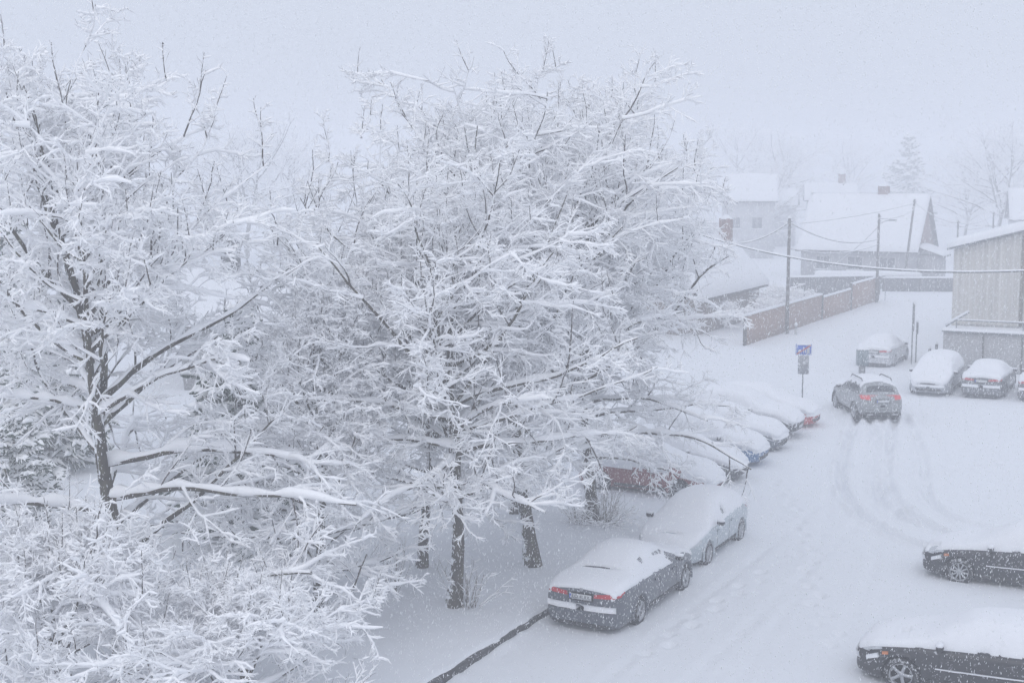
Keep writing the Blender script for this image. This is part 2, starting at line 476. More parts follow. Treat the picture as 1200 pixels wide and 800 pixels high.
        v, q = snow_on(B4[hv], q4[hv], 0.018 * snow, 0.022 * snow, 4, 0.5, 0.2); sn.quads(v, q)
    # bare upright shoots
    sel = r.choice(len(B2), min(upright * 4, len(B2)), replace=False)
    hz = B2[sel, -1, 2]; sel = sel[np.argsort(-hz)][:upright * 3]
    d = nrm(np.array([0, 0, 1.0]) + 0.22 * r.normal(size=(len(sel), 3)))
    L = r.uniform(0.35, 0.85, len(sel))
    Bs = extend(B2[sel, 4], d, L, 4, 0.06, 0.06, r); qs = taper(len(sel), 4, np.full(len(sel), 0.011), np.full(len(sel), 0.005))
    v, q = tube_arrays(Bs, qs, 4); twig.quads(v, q)
    ps, ds, ls, par, t = children(Bs, L, 9, 0.1, 1.0, 0.8, 0.35, r, 0.0, 0.5)
    Bt = extend(ps, ds, ls, 2, 0.08, 0.0, r); qt = taper(len(ps), 2, np.full(len(ps), 0.005), np.full(len(ps), 0.003))
    v, q = tube_arrays(Bt, qt, 3); twig.quads(v, q)
    v, q = snow_on(Bt, qt, 0.016 * snow, 0.02 * snow, 4); sn.quads(v, q)
    return wood, twig, sn

def plant_tree(name, label, meshes, loc, rz, group, cat='tree', scale=1.0, mats=None):
    o = thing(name, label, cat, loc, rz, group); o.scale = (scale,) * 3
    if isinstance(meshes, tuple):
        w, t, s_ = meshes
        w.build('trunk', BARK, o, True); t.build('crown', TWIG, o, True); s_.build('snow_cover', SNOW_TREE, o, True)
    return o

def copy_thing(src, label, loc, rz, scale=None):
    c = src.copy(); COL.objects.link(c); c.location = tuple(float(v) for v in loc); c.rotation_euler = (0, 0, rz)
    if scale: c.scale = scale if hasattr(scale, '__len__') else (scale,) * 3
    c['label'] = label
    for ch in src.children:
        k = ch.copy(); COL.objects.link(k); k.parent = c
        for g in ch.children:
            k2 = g.copy(); COL.objects.link(k2); k2.parent = k
    return c

ROW = 'snow laden trees on the verge'
gB, gC, gD, gE, gF, gL = G(531, 708, .2), G(625, 662, .2), G(694, 614, .1), G(494, 664, .2), G(604, 604, .1), G(146, 772, .2)
for g in (gB, gC, gD, gE, gF, gL): g[2] -= 0.15
tL = plant_tree('broadleaf_tree', 'huge snow laden tree at the left whose branches droop down to the ground',
    tree_meshes(11, 12.8, 4.6, 0.21, 0.08, 42, 3, (-0.03, 0), 8, 7, 5, 0.020, 1.12, 44, (1.08, 1.02, .74, .46, .40, .2), -math.pi / 2 - 0.6), gL, 0.6, ROW)
tC = plant_tree('broadleaf_tree', 'tall round crowned tree on the leaning trunk in the middle of the grove',
    tree_meshes(22, 12.1, 4.4, 0.20, 0.25, 34, 3, (-0.05, 0.02), 9, 7, 6, 0.012, 1.0, 46, (.7, .95, 1.0, .9, .6, .16)), gC, 0.0, ROW)
tD = plant_tree('broadleaf_tree', 'snowy tree with dry grass tufts at its trunk, overhanging the row of cars',
    tree_meshes(35, 12.1, 3.9, 0.19, 0.20, 40, 3, (0.0, 0), 9, 7, 6, 0.034, 0.98, 34, (1.15, 1.15, 1.02, .92, .66, .2), -1.57 - 1.3, (0, .30), .04), gD, 1.3, ROW)
tB = copy_thing(tC, 'snowy tree with the nearest dark trunk, beside the black kerb line', gB, 2.2, (0.88, 0.88, 0.86))
tE = copy_thing(tD, 'lower snowy tree with a thin trunk at the left end of the grove', gE, 4.0, (0.76, 0.76, 0.80))
tF = copy_thing(tC, 'snowy tree at the back of the grove, trunk half hidden by the leaning one', gF, 4.4, (0.95, 0.95, 0.95))
gG = G(372, 735, 0)
tG = copy_thing(tL, 'shorter snowy tree with dark upright shoots between the huge tree and the grove', gG, 3.4, (0.62, 0.62, 0.66))
tS = plant_tree('broadleaf_tree', 'low many stemmed snow laden tree in the bottom left corner, nearest of all',
    tree_meshes(83, 3.5, 3.1, 0.09, 0.05, 22, 4, (0, 0), 8, 7, 3, 0.01, 1.1, 10, (1.0, 1.0, 1.0, .9, .6, .2)), G(75, 850), 0, ROW)
copy_thing(tS, 'low snow laden tree at the bottom edge, right of the corner one', G(285, 862), 2.0, (.85, .85, .78))

# ------------------------------------------------------------------ cars
GLASS = solid('dark_glass', (0.03, 0.034, 0.04), 0.12, frost=0.12, fscale=14)
GLASS_F = solid('frosted_glass', (0.05, 0.055, 0.065), 0.25, frost=0.55, fscale=22)
RUBBER = solid('tyre_rubber', (0.022, 0.022, 0.024), 0.85, frost=0.22, fscale=16)
ALLOY = solid('alloy_rim', (0.42, 0.43, 0.45), 0.35, 0.6, frost=0.12, fscale=20)
PLASTIC = solid('black_plastic', (0.028, 0.028, 0.03), 0.6, frost=0.16, fscale=18)
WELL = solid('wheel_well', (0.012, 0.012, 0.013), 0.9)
REDLENS = solid('red_lens', (0.45, 0.02, 0.03), 0.25, frost=0.08, fscale=25)
REDLIT = solid('lit_red_lens', (0.42, 0.025, 0.03), 0.3, frost=0.1, emit=((1.0, 0.10, 0.10), 0.15))
CLEARLENS = solid('clear_lens', (0.5, 0.52, 0.55), 0.15, frost=0.12)
AMBER = solid('amber_lens', (0.55, 0.18, 0.06), 0.25)
PLATE = solid('plate_white', (0.55, 0.56, 0.57), 0.5, frost=0.12, fscale=40)
PLATEBLUE = solid('plate_blue', (0.03, 0.08, 0.42), 0.5)
INK = solid('plate_ink', (0.03, 0.03, 0.035), 0.6)

def paint(name, col, frost=0.1, metal=0.3):
    return solid(name, col, 0.38, metal, frost=frost, fscale=12, coat=0.4)

SHAPES = {
 'sedan': dict(L=4.85, W=1.85, r=0.335, axles=(1.12, 3.98), zb=0.13,
   top=[(0,1.0),(.08,1.10),(.55,1.14),(1.0,1.16),(1.62,1.41),(2.15,1.47),(2.75,1.43),(3.6,1.03),(4.4,.90),(4.7,.83),(4.82,.74),(4.85,.66)],
   belt=[(0,.90),(.5,1.01),(2.4,.95),(3.7,.90),(4.4,.80),(4.7,.72),(4.85,.58)],
   wid=[(0,.78),(.10,.86),(.5,.9),(1.2,.925),(3.8,.925),(4.35,.89),(4.65,.81),(4.80,.70),(4.85,.62)],
   roofw=[(0,.70),(.7,.74),(1.1,.66),(1.7,.57),(2.6,.59),(3.2,.66),(3.7,.75),(4.4,.7),(4.85,.45)]),
 'hatch': dict(L=4.30, W=1.79, r=0.32, axles=(.78, 3.40), zb=0.16,
   top=[(0,.86),(.06,1.02),(.2,1.12),(.55,1.36),(.95,1.47),(1.7,1.50),(2.3,1.44),(3.15,1.03),(3.95,.88),(4.2,.74),(4.3,.6)],
   belt=[(0,.80),(.4,.98),(2.0,.94),(3.2,.88),(3.9,.77),(4.3,.52)],
   wid=[(0,.74),(.12,.83),(.5,.88),(1.2,.895),(3.3,.895),(3.9,.85),(4.15,.73),(4.3,.58)],
   roofw=[(0,.68),(.3,.66),(.8,.6),(1.6,.60),(2.3,.6),(2.8,.66),(3.2,.74),(3.9,.7),(4.3,.45)]),
 'suv': dict(L=4.34, W=1.82, r=0.355, axles=(.85, 3.52), zb=0.30,
   top=[(0,1.0),(.06,1.12),(.22,1.2),(.42,1.50),(.62,1.63),(1.6,1.69),(2.4,1.62),(3.1,1.16),(4.0,1.05),(4.22,.94),(4.34,.75)],
   belt=[(0,.9),(.4,1.1),(2.0,1.06),(3.2,1.0),(3.9,.92),(4.34,.62)],
   wid=[(0,.78),(.12,.86),(.5,.9),(1.2,.91),(3.4,.91),(3.95,.87),(4.2,.78),(4.34,.64)],
   roofw=[(0,.74),(.3,.72),(.7,.66),(1.6,.64),(2.3,.64),(2.8,.7),(3.2,.78),(3.9,.74),(4.34,.5)]),
 'mpv': dict(L=4.35, W=1.80, r=0.33, axles=(.8, 3.45), zb=0.18,
   top=[(0,.95),(.05,1.1),(.2,1.45),(.45,1.62),(1.6,1.68),(2.4,1.60),(2.8,1.42),(3.5,1.06),(4.05,.92),(4.25,.78),(4.35,.62)],
   belt=[(0,.85),(.4,1.03),(2.0,1.0),(3.3,.92),(3.95,.82),(4.35,.55)],
   wid=[(0,.76),(.12,.84),(.5,.89),(1.2,.90),(3.4,.90),(3.95,.86),(4.2,.76),(4.35,.6)],
   roofw=[(0,.72),(.3,.68),(.7,.64),(1.6,.63),(2.3,.62),(2.9,.68),(3.4,.76),(4.0,.72),(4.35,.46)]),
}
SHAPES['estate'] = dict(SHAPES['sedan'], top=[(0,.9),(.06,1.05),(.2,1.15),(.55,1.38),(.9,1.44),(1.6,1.48),(2.15,1.49),(2.75,1.44),(3.6,1.04),(4.4,.90),(4.7,.83),(4.82,.74),(4.85,.66)],
   roofw=[(0,.70),(.3,.68),(.8,.6),(1.7,.6),(2.6,.6),(3.2,.66),(3.7,.75),(4.4,.7),(4.85,.45)])

def gsm(a, s):
    k = np.exp(-0.5 * (np.arange(-3 * s, 3 * s + 1) / s) ** 2); k /= k.sum(); p = 3 * s
    return np.convolve(np.pad(a, p, 'edge'), k, 'valid')

def car_grid(sh):
    L = sh['L']; N = 130
    x = np.linspace(0, L, N)
    gi = lambda key, s: gsm(np.interp(x, *zip(*sh[key])), s)
    top = gi('top', 3); wid = gi('wid', 3); belt = np.minimum(gi('belt', 4), top - 0.07); rw = np.minimum(gi('roofw', 4), wid * 0.92)
    zb = sh['zb'] + 0.05 * np.clip((0.35 - x) / 0.35, 0, 1) ** 2 + 0.06 * np.clip((x - L + 0.45) / 0.45, 0, 1) ** 2
    cab = np.clip((top - belt - 0.15) / 0.3, 0, 1)
    Vh = 34; sec = []
    for i in range(N):
        w = wid[i]; t = top[i]; b = belt[i]; dz = 0.05 + 0.03 * cab[i]
        pts = np.array([(0, zb[i]), (w * .80, zb[i]), (w * .955, zb[i] + .07), (w, zb[i] + .30), (w, b - .12), (w * .965, b), (w * .965 + (min(rw[i], w * .9) - w * .965) * .38, b + .02 + .015 * cab[i]), (rw[i], max(t - dz, b + .03)), (rw[i] * .6, t - .018), (0, t)])
        cum = np.array([0, 4, 6, 10, 16, 19, 22, 28, 30, 33], float)
        u = np.arange(Vh)
        y = np.interp(u, cum, pts[:, 0]); z = np.interp(u, cum, pts[:, 1])
        for _ in range(2):
            y[1:-1] = .25 * y[:-2] + .5 * y[1:-1] + .25 * y[2:]; z[1:-1] = .25 * z[:-2] + .5 * z[1:-1] + .25 * z[2:]
        sec.append(np.concatenate([np.stack([np.full(Vh, x[i]), y, z], 1), np.stack([np.full(Vh - 2, x[i]), -y[-2:0:-1], z[-2:0:-1]], 1)]))
    Gd = np.array(sec)
    def cap(s0, sgn):
        out = []; zc = 0.5 * (s0[:, 2].max() + s0[:, 2].min())
        for s, d in ((.965, .018), (.9, .036), (.78, .05), (.6, .062), (.35, .07), (.12, .072)):
            q = s0.copy(); q[:, 1] *= s; q[:, 2] = zc + (q[:, 2] - zc) * s; q[:, 0] += sgn * d; out.append(q)
        return out
    rear = cap(Gd[0], -1)[::-1]; front = cap(Gd[-1], 1)
    Gd = np.array(rear + list(Gd) + front)
    return Gd, Vh

def bvh_of(V, Q):
    return BVHTree.FromPolygons([tuple(p) for p in V.reshape(-1, 3).tolist()], [tuple(q) for q in Q.tolist()])

class Skin:
    def __init__(s, bvh, L): s.b = bvh; s.L = L
    def hit(s, side, a, b):
        """side: rear/front (a=y, b=z), left/right (a=x, b=z), top (a=x, b=y)"""
        L = s.L
        o, d = {'rear': ((-3, a, b), (1, 0, 0)), 'front': ((L + 3, a, b), (-1, 0, 0)), 'left': ((a, 4, b), (0, -1, 0)),
                'right': ((a, -4, b), (0, 1, 0)), 'top': ((a, b, 4), (0, 0, -1))}[side]
        h = s.b.ray_cast(Vector(o), Vector(d))
        if h[0] is None:
            h = s.b.find_nearest(Vector(o) + Vector(d) * (3 if side != 'top' else 2.6)); 
        n = h[1]
        if n.dot(Vector(d)) > 0: n = -n
        return h[0], n
    def patch(s, mb, side, quad, off=0.006, thick=0.02, nu=8, nv=5, up=0.0):
        """a shell following the body: quad = four (a, b) corners"""
        q = np.array(quad, float); O = []; I = []
        for j in range(nv + 1):
            for i in range(nu + 1):
                u, v = i / nu, j / nv
                p = (q[0] * (1 - u) + q[1] * u) * (1 - v) + (q[3] * (1 - u) + q[2] * u) * v
                h, n = s.hit(side, p[0], p[1])
                of = off
                if up: of = off * (0.6 + 0.85 * float(vnoise(p[0] * 6 + 3, p[1] * 9, 5))) * (math.sin(math.pi * min(max(u, .02), .98)) ** .35)
                O.append(h + n * of + Vector((0, 0, up))); I.append(h - n * thick)
        V = np.array([list(p) for p in O] + [list(p) for p in I]); n0 = len(O); w = nu + 1
        f = [(j * w + i, j * w + i + 1, (j + 1) * w + i + 1, (j + 1) * w + i) for j in range(nv) for i in range(nu)]
        ring = [i for i in range(w)] + [j * w + nu for j in range(1, nv + 1)] + [nv * w + i for i in range(nu - 1, -1, -1)] + [j * w for j in range(nv - 1, 0, -1)]
        f += [(ring[k], ring[(k + 1) % len(ring)], ring[(k + 1) % len(ring)] + n0, ring[k] + n0) for k in range(len(ring))]
        mb.add(V, f)
        return np.mean([list(p) for p in O], axis=0), s.hit(side, *(q.mean(0)))[1]

def make_wheel(parent, x, y, r, out, spokes, steer=0.0):
    w = bpy.data.objects.new('wheel', None); COL.objects.link(w); w.parent = parent
    w.location = (x, y, r); w.rotation_euler = (0, random.uniform(0, 1), steer)
    t = MB(); hw = 0.105
    t.lathe([(r * .62, -hw), (r * .93, -hw), (r * .99, -hw * .7), (r, 0), (r * .99, hw * .7), (r * .93, hw), (r * .66, hw * 1.02), (r * .62, hw * .8)], 32)
    t.build('tyre', RUBBER, w, True)
    m = MB(); Rr = r * .66; o = out
    m.lathe([(Rr * .90, o * .03), (Rr * .93, o * .10), (Rr, o * .112), (Rr * 1.01, o * .10), (Rr * 1.0, -o * .09)], 32)
    m.lathe([(0.001, o * .085), (Rr * .2, o * .085), (Rr * .24, o * .06), (Rr * .24, o * .02)], 16)
    for k in range(spokes):
        a = 2 * math.pi * k / spokes
        c, s_ = math.cos(a), math.sin(a); wd = Rr * (0.62 / spokes + .03)
        v = []
        for rr, ww, yy in ((Rr * .15, wd, .08), (Rr * .6, wd * .8, .095), (Rr * .97, wd * 1.15, .085)):
            for q, dy in ((-1, 0), (1, 0), (1, -.03), (-1, -.03)):
                v.append((rr * c - q * ww * s_, o * (yy + dy), rr * s_ + q * ww * c))
        f = []
        for i in range(2):
            for j in range(4): f.append((i * 4 + j, i * 4 + (j + 1) % 4, i * 4 + 4 + (j + 1) % 4, i * 4 + 4 + j))
        m.add(v, f)
    m.build('rim', ALLOY, w)
    d = MB(); d.lathe([(0.001, o * .01), (Rr * .98, o * .01)], 24); d.build('spoke_shade', WELL, w)  # near-black sheet: the shade behind the spokes, put into colour
    return w

def snow_sheet(Gd, Vh, rows, T, seed, cap=2, bare=(), side_t=0.45, noise_amp=0.35, smooth=5):
    """blanket over the upper body; rows = how far down the flanks it reaches (section index)"""
    nU = Gd.shape[0]; c0, c1 = 6 - cap, nU - 6 + cap
    idx = list(range(rows, Vh)) + list(range(Vh, 2 * Vh - 2 - rows + 1))
    P = Gd[c0:c1][:, idx].copy()
    du = np.gradient(P, axis=0); dv = np.gradient(P, axis=1)
    n = nrm(np.cross(du, dv)); n = np.where(n[..., 2:3] < -0.2, -n, n)
    if n[len(n) // 2, len(idx) // 2, 2] < 0: n = -n
    nz = np.clip(n[..., 2], 0, 1)
    x, y = P[..., 0], P[..., 1]
    nv = P.shape[1]; nu = P.shape[0]
    j = np.arange(nv); ed = np.minimum(j, nv - 1 - j)[None]; ei = np.minimum(np.arange(nu), nu - 1 - np.arange(nu))[:, None]
    ragged = 1.2 * vnoise(x * 3.5, j[None] * 0 + np.sign(y) * 7, seed) + 0.8 * vnoise(x * 9, np.sign(y) * 5, seed + 1)
    e = np.clip((ed - ragged + 0.4) / 2.6, -0.3, 1) * np.clip((ei + 0.6) / 2.5, 0, 1)
    t = T * (side_t + (1 - side_t) * nz) * (1 - noise_amp + 2 * noise_amp * fbm(x * 1.3 + 9, y * 1.3, seed + 5)) 
    D = nrm(n * 0.75 + np.array([0, 0, 0.5]))
    Sn = P + D * (t * np.sqrt(np.clip(e, 0, 1)))[..., None]
    for _ in range(smooth):
        A_ = Sn.copy()
        A_[1:-1, 1:-1] = 0.4 * Sn[1:-1, 1:-1] + 0.15 * (Sn[:-2, 1:-1] + Sn[2:, 1:-1] + Sn[1:-1, :-2] + Sn[1:-1, 2:])
        Sn = A_
    dist = ((Sn - P) * n).sum(-1)
    Sn += n * np.clip(0.012 - dist, 0, None)[..., None] * (e > 0.05)[..., None]
    Sn += n * (0.016 * (fbm(x * 8, y * 8, seed + 8) - 0.5) + 0.03 * (fbm(x * 2.2, y * 2.2, seed + 9) - 0.5))[..., None]
    mask = e <= 0.02
    for (cx, cy_, rx, ry, sc) in bare:
        q = ((x - cx) / rx) ** 2 + ((y - cy_) / ry) ** 2 + 0.9 * (fbm(x * sc, y * sc, seed + 11) - 0.5) * 2
        mask |= q < 0.8
    mask[0] = mask[-1] = True; mask[:, 0] = mask[:, -1] = True
    Sn = np.where(mask[..., None], P - n * 0.03, Sn)
    g = np.arange(nu * nv).reshape(nu, nv)
    Q = np.stack([g[:-1, :-1], g[1:, :-1], g[1:, 1:], g[:-1, 1:]], -1).reshape(-1, 4)
    mm = mask.ravel()[Q].all(1)
    return Sn, Q[~mm]

def car(name, label, kind, pos, heading, col, group=None, cat='car', seed=1, snow=0.12, rows=19, side_t=0.4, tail=REDLENS, spokes=10,
        bare=(), frost=0.12, rear_glass=GLASS_F, steer=0.0, sink=0.07, lod=0, plate='', lower=None, bumper_snow=True, side_glass=GLASS_F, extra=None, noise_amp=0.35, smooth=5, snow_cap=2, mirror_snow=True, nose_snow=False):
    sh = SHAPES[kind]; L = sh['L']; r = sh['r']
    Gd, Vh = car_grid(sh)
    th = math.atan2(heading[1], heading[0])
    base = np.array(pos, float) - np.array([math.cos(th), math.sin(th), 0]) * L / 2
    base[2] = -sink
    o = thing(name, label, cat, base, th, group)
    PM = paint('paint_' + str(seed), col, frost)
    nU, nV, _ = Gd.shape
    V = Gd.reshape(-1, 3).copy(); g = np.arange(nU * nV).reshape(nU, nV); gr = np.roll(g, -1, 1)
    Q = np.stack([g[:-1], g[1:], gr[1:], gr[:-1]], -1).reshape(-1, 4)
    skin = Skin(bvh_of(V, Q), L)
    keep = np.ones(len(Q), bool); cen = V[Q].mean(1); AR = r + 0.055
    for ax in sh['axles']:
        d = np.hypot(cen[:, 0] - ax, cen[:, 2] - r); side = np.abs(cen[:, 1]) > 0.62
        keep &= ~((d < AR) & side)
        dv = np.hypot(V[:, 0] - ax, V[:, 2] - r); sv = (np.abs(V[:, 1]) > 0.62) & (dv < AR + 0.06) & (dv > AR - 0.06)
        k = AR / np.maximum(dv, 1e-3)
        V[sv, 0] = ax + (V[sv, 0] - ax) * k[sv]; V[sv, 2] = r + (V[sv, 2] - r) * k[sv]
    b = MB(); b.quads(V, Q[keep]); b.build('body', PM, o, True)
    u = MB(); u.box((0.35, -0.66, 0.20), (L - 0.35, 0.66, 0.72)); u.build('underbody', WELL, o)
    for ax in sh['axles']:
        for s_ in (-1, 1):
            a_ = MB(); th_ = np.linspace(-0.25, math.pi + 0.25, 20)
            ww = np.interp(ax, *zip(*sh['wid']))
            ring = np.array([[(ax + (AR + e) * math.cos(t), s_ * yy, r + (AR + e) * math.sin(t)) for t in th_] for e, yy in ((-.005, ww - .25), (-.005, ww + .006), (.045, ww + .006), (.05, ww - .02))])
            gg = np.arange(ring.shape[0] * 20).reshape(-1, 20)
            a_.quads(ring, np.stack([gg[:-1, :-1], gg[:-1, 1:], gg[1:, 1:], gg[1:, :-1]], -1)); a_.build('wheel_arch', PLASTIC if kind == 'suv' else PM, o, True)
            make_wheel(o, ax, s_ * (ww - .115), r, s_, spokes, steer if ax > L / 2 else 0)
    # glass
    tp = sh['top']; xs = [p[0] for p in tp]; zs = [p[1] for p in tp]; zt = lambda x: float(np.interp(x, xs, zs))
    bl = lambda x: float(np.interp(x, *zip(*sh['belt'])))
    ws = {'sedan': (2.80, 3.56), 'estate': (2.80, 3.56), 'hatch': (2.36, 3.10), 'suv': (2.48, 3.06), 'mpv': (2.55, 3.42)}[kind]
    rw_ = {'sedan': (.82, 1.55), 'estate': (.22, .52), 'hatch': (.24, .55), 'suv': (.24, .42), 'mpv': (.12, .28)}[kind]
    m = MB(); skin.patch(m, 'top', [(ws[0], -.50), (ws[1], -.66), (ws[1], .66), (ws[0], .50)], .004, .01, 8, 10); m.build('windscreen', side_glass, o, True)
    m = MB(); skin.patch(m, 'top', [(rw_[0], -.60), (rw_[1], -.50), (rw_[1], .50), (rw_[0], .60)], .004, .01, 6, 10); m.build('rear_window', rear_glass, o, True)
    xb = (ws[0] + {'sedan': 1.65, 'estate': 1.6, 'hatch': 1.35, 'suv': 1.45, 'mpv': 1.4}[kind]) / 2 + 0.02
    x0 = {'sedan': 1.22, 'estate': .55, 'hatch': .55, 'suv': .55, 'mpv': .35}[kind]
    for sd in ('left', 'right'):
        for (a0, a1, fr) in ((x0, xb - .04, 0), (xb + .04, ws[1] - .22, 1)):
            zt0 = min(zt(a0 + (.42 if not fr and kind == 'sedan' else .12)) - .12, 2); zt1 = zt(ws[0] - .12) - .12
            if fr: quad = [(a0, bl(a0) + .03), (a1, bl(a1) + .03), (ws[0] - .02, zt1), (a0, zt(a0) - .11)]
            else: quad = [(a0, bl(a0) + .03), (a1, bl(a1) + .03), (a1, zt(a1) - .11), (a0 + (.42 if kind == 'sedan' else .16), zt0)]
            m = MB(); skin.patch(m, sd, quad, .004, .01, 6, 4); m.build('side_window', side_glass, o, True)
        if lod < 2:
            for hx in (xb - .12, xb + .95):
                m = MB(); skin.patch(m, sd, [(hx - .2, bl(hx) - .14), (hx, bl(hx) - .14), (hx, bl(hx) - .10), (hx - .2, bl(hx) - .10)], .03, .005, 4, 2); m.build('door_handle', PM, o, True)
            for lx in (xb, ws[1] - .28):
                m = MB(); skin.patch(m, sd, [(lx - .006, .34), (lx + .006, .34), (lx + .006, bl(lx)), (lx - .006, bl(lx))], .003, .008, 1, 8)
                m.build('door_seam', WELL, o)
            m = MB(); skin.patch(m, sd, [(sh['axles'][0] + AR + .08, .27), (sh['axles'][1] - AR - .08, .27), (sh['axles'][1] - AR - .08, .36), (sh['axles'][0] + AR + .08, .36)], .012, .01, 8, 2)
            m.build('sill', PLASTIC, o, True)
    # mirrors
    for s_ in (1, -1):
        mx_ = ws[1] - .30; wy = np.interp(mx_, *zip(*sh['wid'])) * s_
        m = MB(); zz = bl(mx_) + .10
        ringp = []
        for t, (sx, sz) in zip((0, .02, .10, .18, .20), ((.4, .5), (.8, .85), (1, 1), (.85, .85), (.3, .3))):
            ringp.append([(mx_ + .075 * sx * math.cos(a), wy + s_ * (t - .02), zz + .075 * sz * math.sin(a)) for a in np.linspace(0, 2 * math.pi, 10, endpoint=False)])
        rp = np.array(ringp); gg = np.arange(50).reshape(5, 10); g2 = np.roll(gg, -1, 1)
        m.quads(rp, np.stack([gg[:-1], g2[:-1], g2[1:], gg[1:]], -1)); m.f.append(tuple(range(40, 50))); m.build('wing_mirror', PLASTIC, o, True)
        if mirror_snow:
            rp2 = rp.copy(); rp2[..., 2] = zz + .055 + (rp2[..., 2] - zz) * .55; rp2[..., 0] = mx_ + (rp2[..., 0] - mx_) * 1.05
            m = MB(); m.quads(rp2, np.stack([gg[:-1], g2[:-1], g2[1:], gg[1:]], -1)); m.f.append(tuple(range(40, 50))); m.build('mirror_snow', SNOW, o, True)
    # rear
    zl = {'sedan': (.84, .99), 'estate': (.78, 1.0), 'hatch': (.78, .98), 'suv': (.93, 1.14), 'mpv': (.85, 1.12)}[kind]
    yi = .30 if kind == 'sedan' else .48
    wl = np.interp(.1, *zip(*sh['wid']))
    for s_ in (-1, 1):
        m = MB(); skin.patch(m, 'rear', [(s_ * yi, zl[0] + .02), (s_ * (wl - .02), zl[0] + .05), (s_ * (wl - .03), zl[1]), (s_ * (yi + .02), zl[1] - .05)], .012, .03, 8, 4)
        xl = .34 if kind == 'sedan' else .16
        if kind in ('sedan', 'hatch', 'suv'):
            skin.patch(m, 'left' if s_ > 0 else 'right', [(.06, zl[0] + .05), (xl, zl[0] + .11), (xl, zl[1] - .02), (.06, zl[1])], .011, .03, 4, 3)
        m.build('tail_light', tail, o, True)
    pz = {'sedan': .86, 'estate': .86, 'hatch': .86, 'suv': .90, 'mpv': .88}[kind]
    m = MB(); skin.patch(m, 'rear', [(-.30, pz - .09), (.30, pz - .09), (.30, pz + .09), (-.30, pz + .09)], .004, .01, 4, 3); m.build('plate_recess', PLASTIC, o, True)
    pc = skin.hit('rear', 0, pz)[0]
    m = MB(); m.box((pc.x - .035, -.26, pz - .056), (pc.x - .018, .26, pz + .056)); pl = m.build('number_plate', PLATE, o)
    m = MB(); m.box((pc.x - .038, .215, pz - .053), (pc.x - .036, .256, pz + .053)); m.build('plate_band', PLATEBLUE, pl)
    if plate:
        cu = bpy.data.curves.new('lettering', 'FONT'); cu.body = plate; cu.size = .105; cu.align_x = 'CENTER'; cu.align_y = 'CENTER'; cu.extrude = .001
        tmp = bpy.data.objects.new('lettering_curve', cu); me = bpy.data.meshes.new_from_object(tmp); bpy.data.objects.remove(tmp)
        me.materials.clear(); me.materials.append(INK); tx = bpy.data.objects.new('lettering', me); COL.objects.link(tx); tx.parent = pl
        tx.location = (pc.x - .0365, -.02, pz); tx.rotation_euler = (math.pi / 2, 0, -math.pi / 2)
        m = MB(); bz = pz + .145; bp = skin.hit('rear', 0, bz)[0]
        m.lathe([(.001, .012), (.030, .012), (.042, .008), (.042, -.01)], 20, 'y'); v = m.v[0]; m.v[0] = np.stack([bp.x - v[:, 1] - .004, v[:, 0], v[:, 2] + bz], 1)
        m.build('badge', ALLOY, o)
    zb = sh['zb']
    m = MB(); skin.patch(m, 'rear', [(-.74, zb + .03), (.74, zb + .03), (.76, zb + .16), (-.76, zb + .16)], .01, .03, 14, 3); m.build('rear_bumper_trim', PLASTIC, o, True)
    m = MB(); skin.patch(m, 'rear', [(-.78, .56), (.78, .56), (.78, .575), (-.78, .575)], .005, .02, 14, 1); m.build('bumper_seam', WELL, o)
    zb = .24 if kind != 'suv' else .30
    # front
    wf = np.interp(L - .2, *zip(*sh['wid'])); zf = zt(L - .08)
    for s_ in (-1, 1):
        m = MB(); skin.patch(m, 'front', [(s_ * .40, zf - .13), (s_ * (wf - .02), zf - .10), (s_ * (wf - .03), zf + .02), (s_ * .42, zf - .02)], .01, .03, 8, 4)
        skin.patch(m, 'left' if s_ > 0 else 'right', [(L - .5, zf + .0), (L - .14, zf - .10), (L - .14, zf + .01), (L - .46, zf + .06)], .01, .03, 5, 3)
        hl = m.build('headlight', CLEARLENS, o, True)
    m = MB(); skin.patch(m, 'front', [(-.34, zf - .15), (.34, zf - .15), (.36, zf - .02), (-.36, zf - .02)], .008, .03, 10, 3); m.build('grille', PLASTIC, o, True)
    m = MB(); skin.patch(m, 'front', [(-.62, zb + .06), (.62, zb + .06), (.55, zb + .18), (-.55, zb + .18)], .008, .03, 10, 3); m.build('air_intake', PLASTIC, o, True)
    m = MB(); fz = zb + .21; fp = skin.hit('front', 0, fz)[0]; m.box((fp.x + .012, -.26, fz - .056), (fp.x + .03, .26, fz + .056)); m.build('number_plate', PLATE, o)
    # snow
    sn = MB()
    P, q = snow_sheet(Gd, Vh, rows, snow, seed * 13, snow_cap, bare, side_t, noise_amp, smooth)
    sn.quads(P, q)
    if bumper_snow:
        skin.patch(sn, 'rear', [(-.80, zb + .33), (.80, zb + .33), (.80, zb + .46), (-.80, zb + .46)], .05, .01, 16, 3, 0.01)
        skin.patch(sn, 'front', [(-.70, zb + .24), (.70, zb + .24), (.66, zb + .34), (-.66, zb + .34)], .045, .01, 14, 3, 0.01)
    if nose_snow:
        skin.patch(sn, 'front', [(-.70, zf - .19), (.70, zf - .19), (.74, zf + .0), (-.74, zf + .0)], .085, .02, 16, 6, 0.01)
    sn.build('snow_cover', SNOW, o, True)
    if extra: extra(o, skin, sh)
    return o
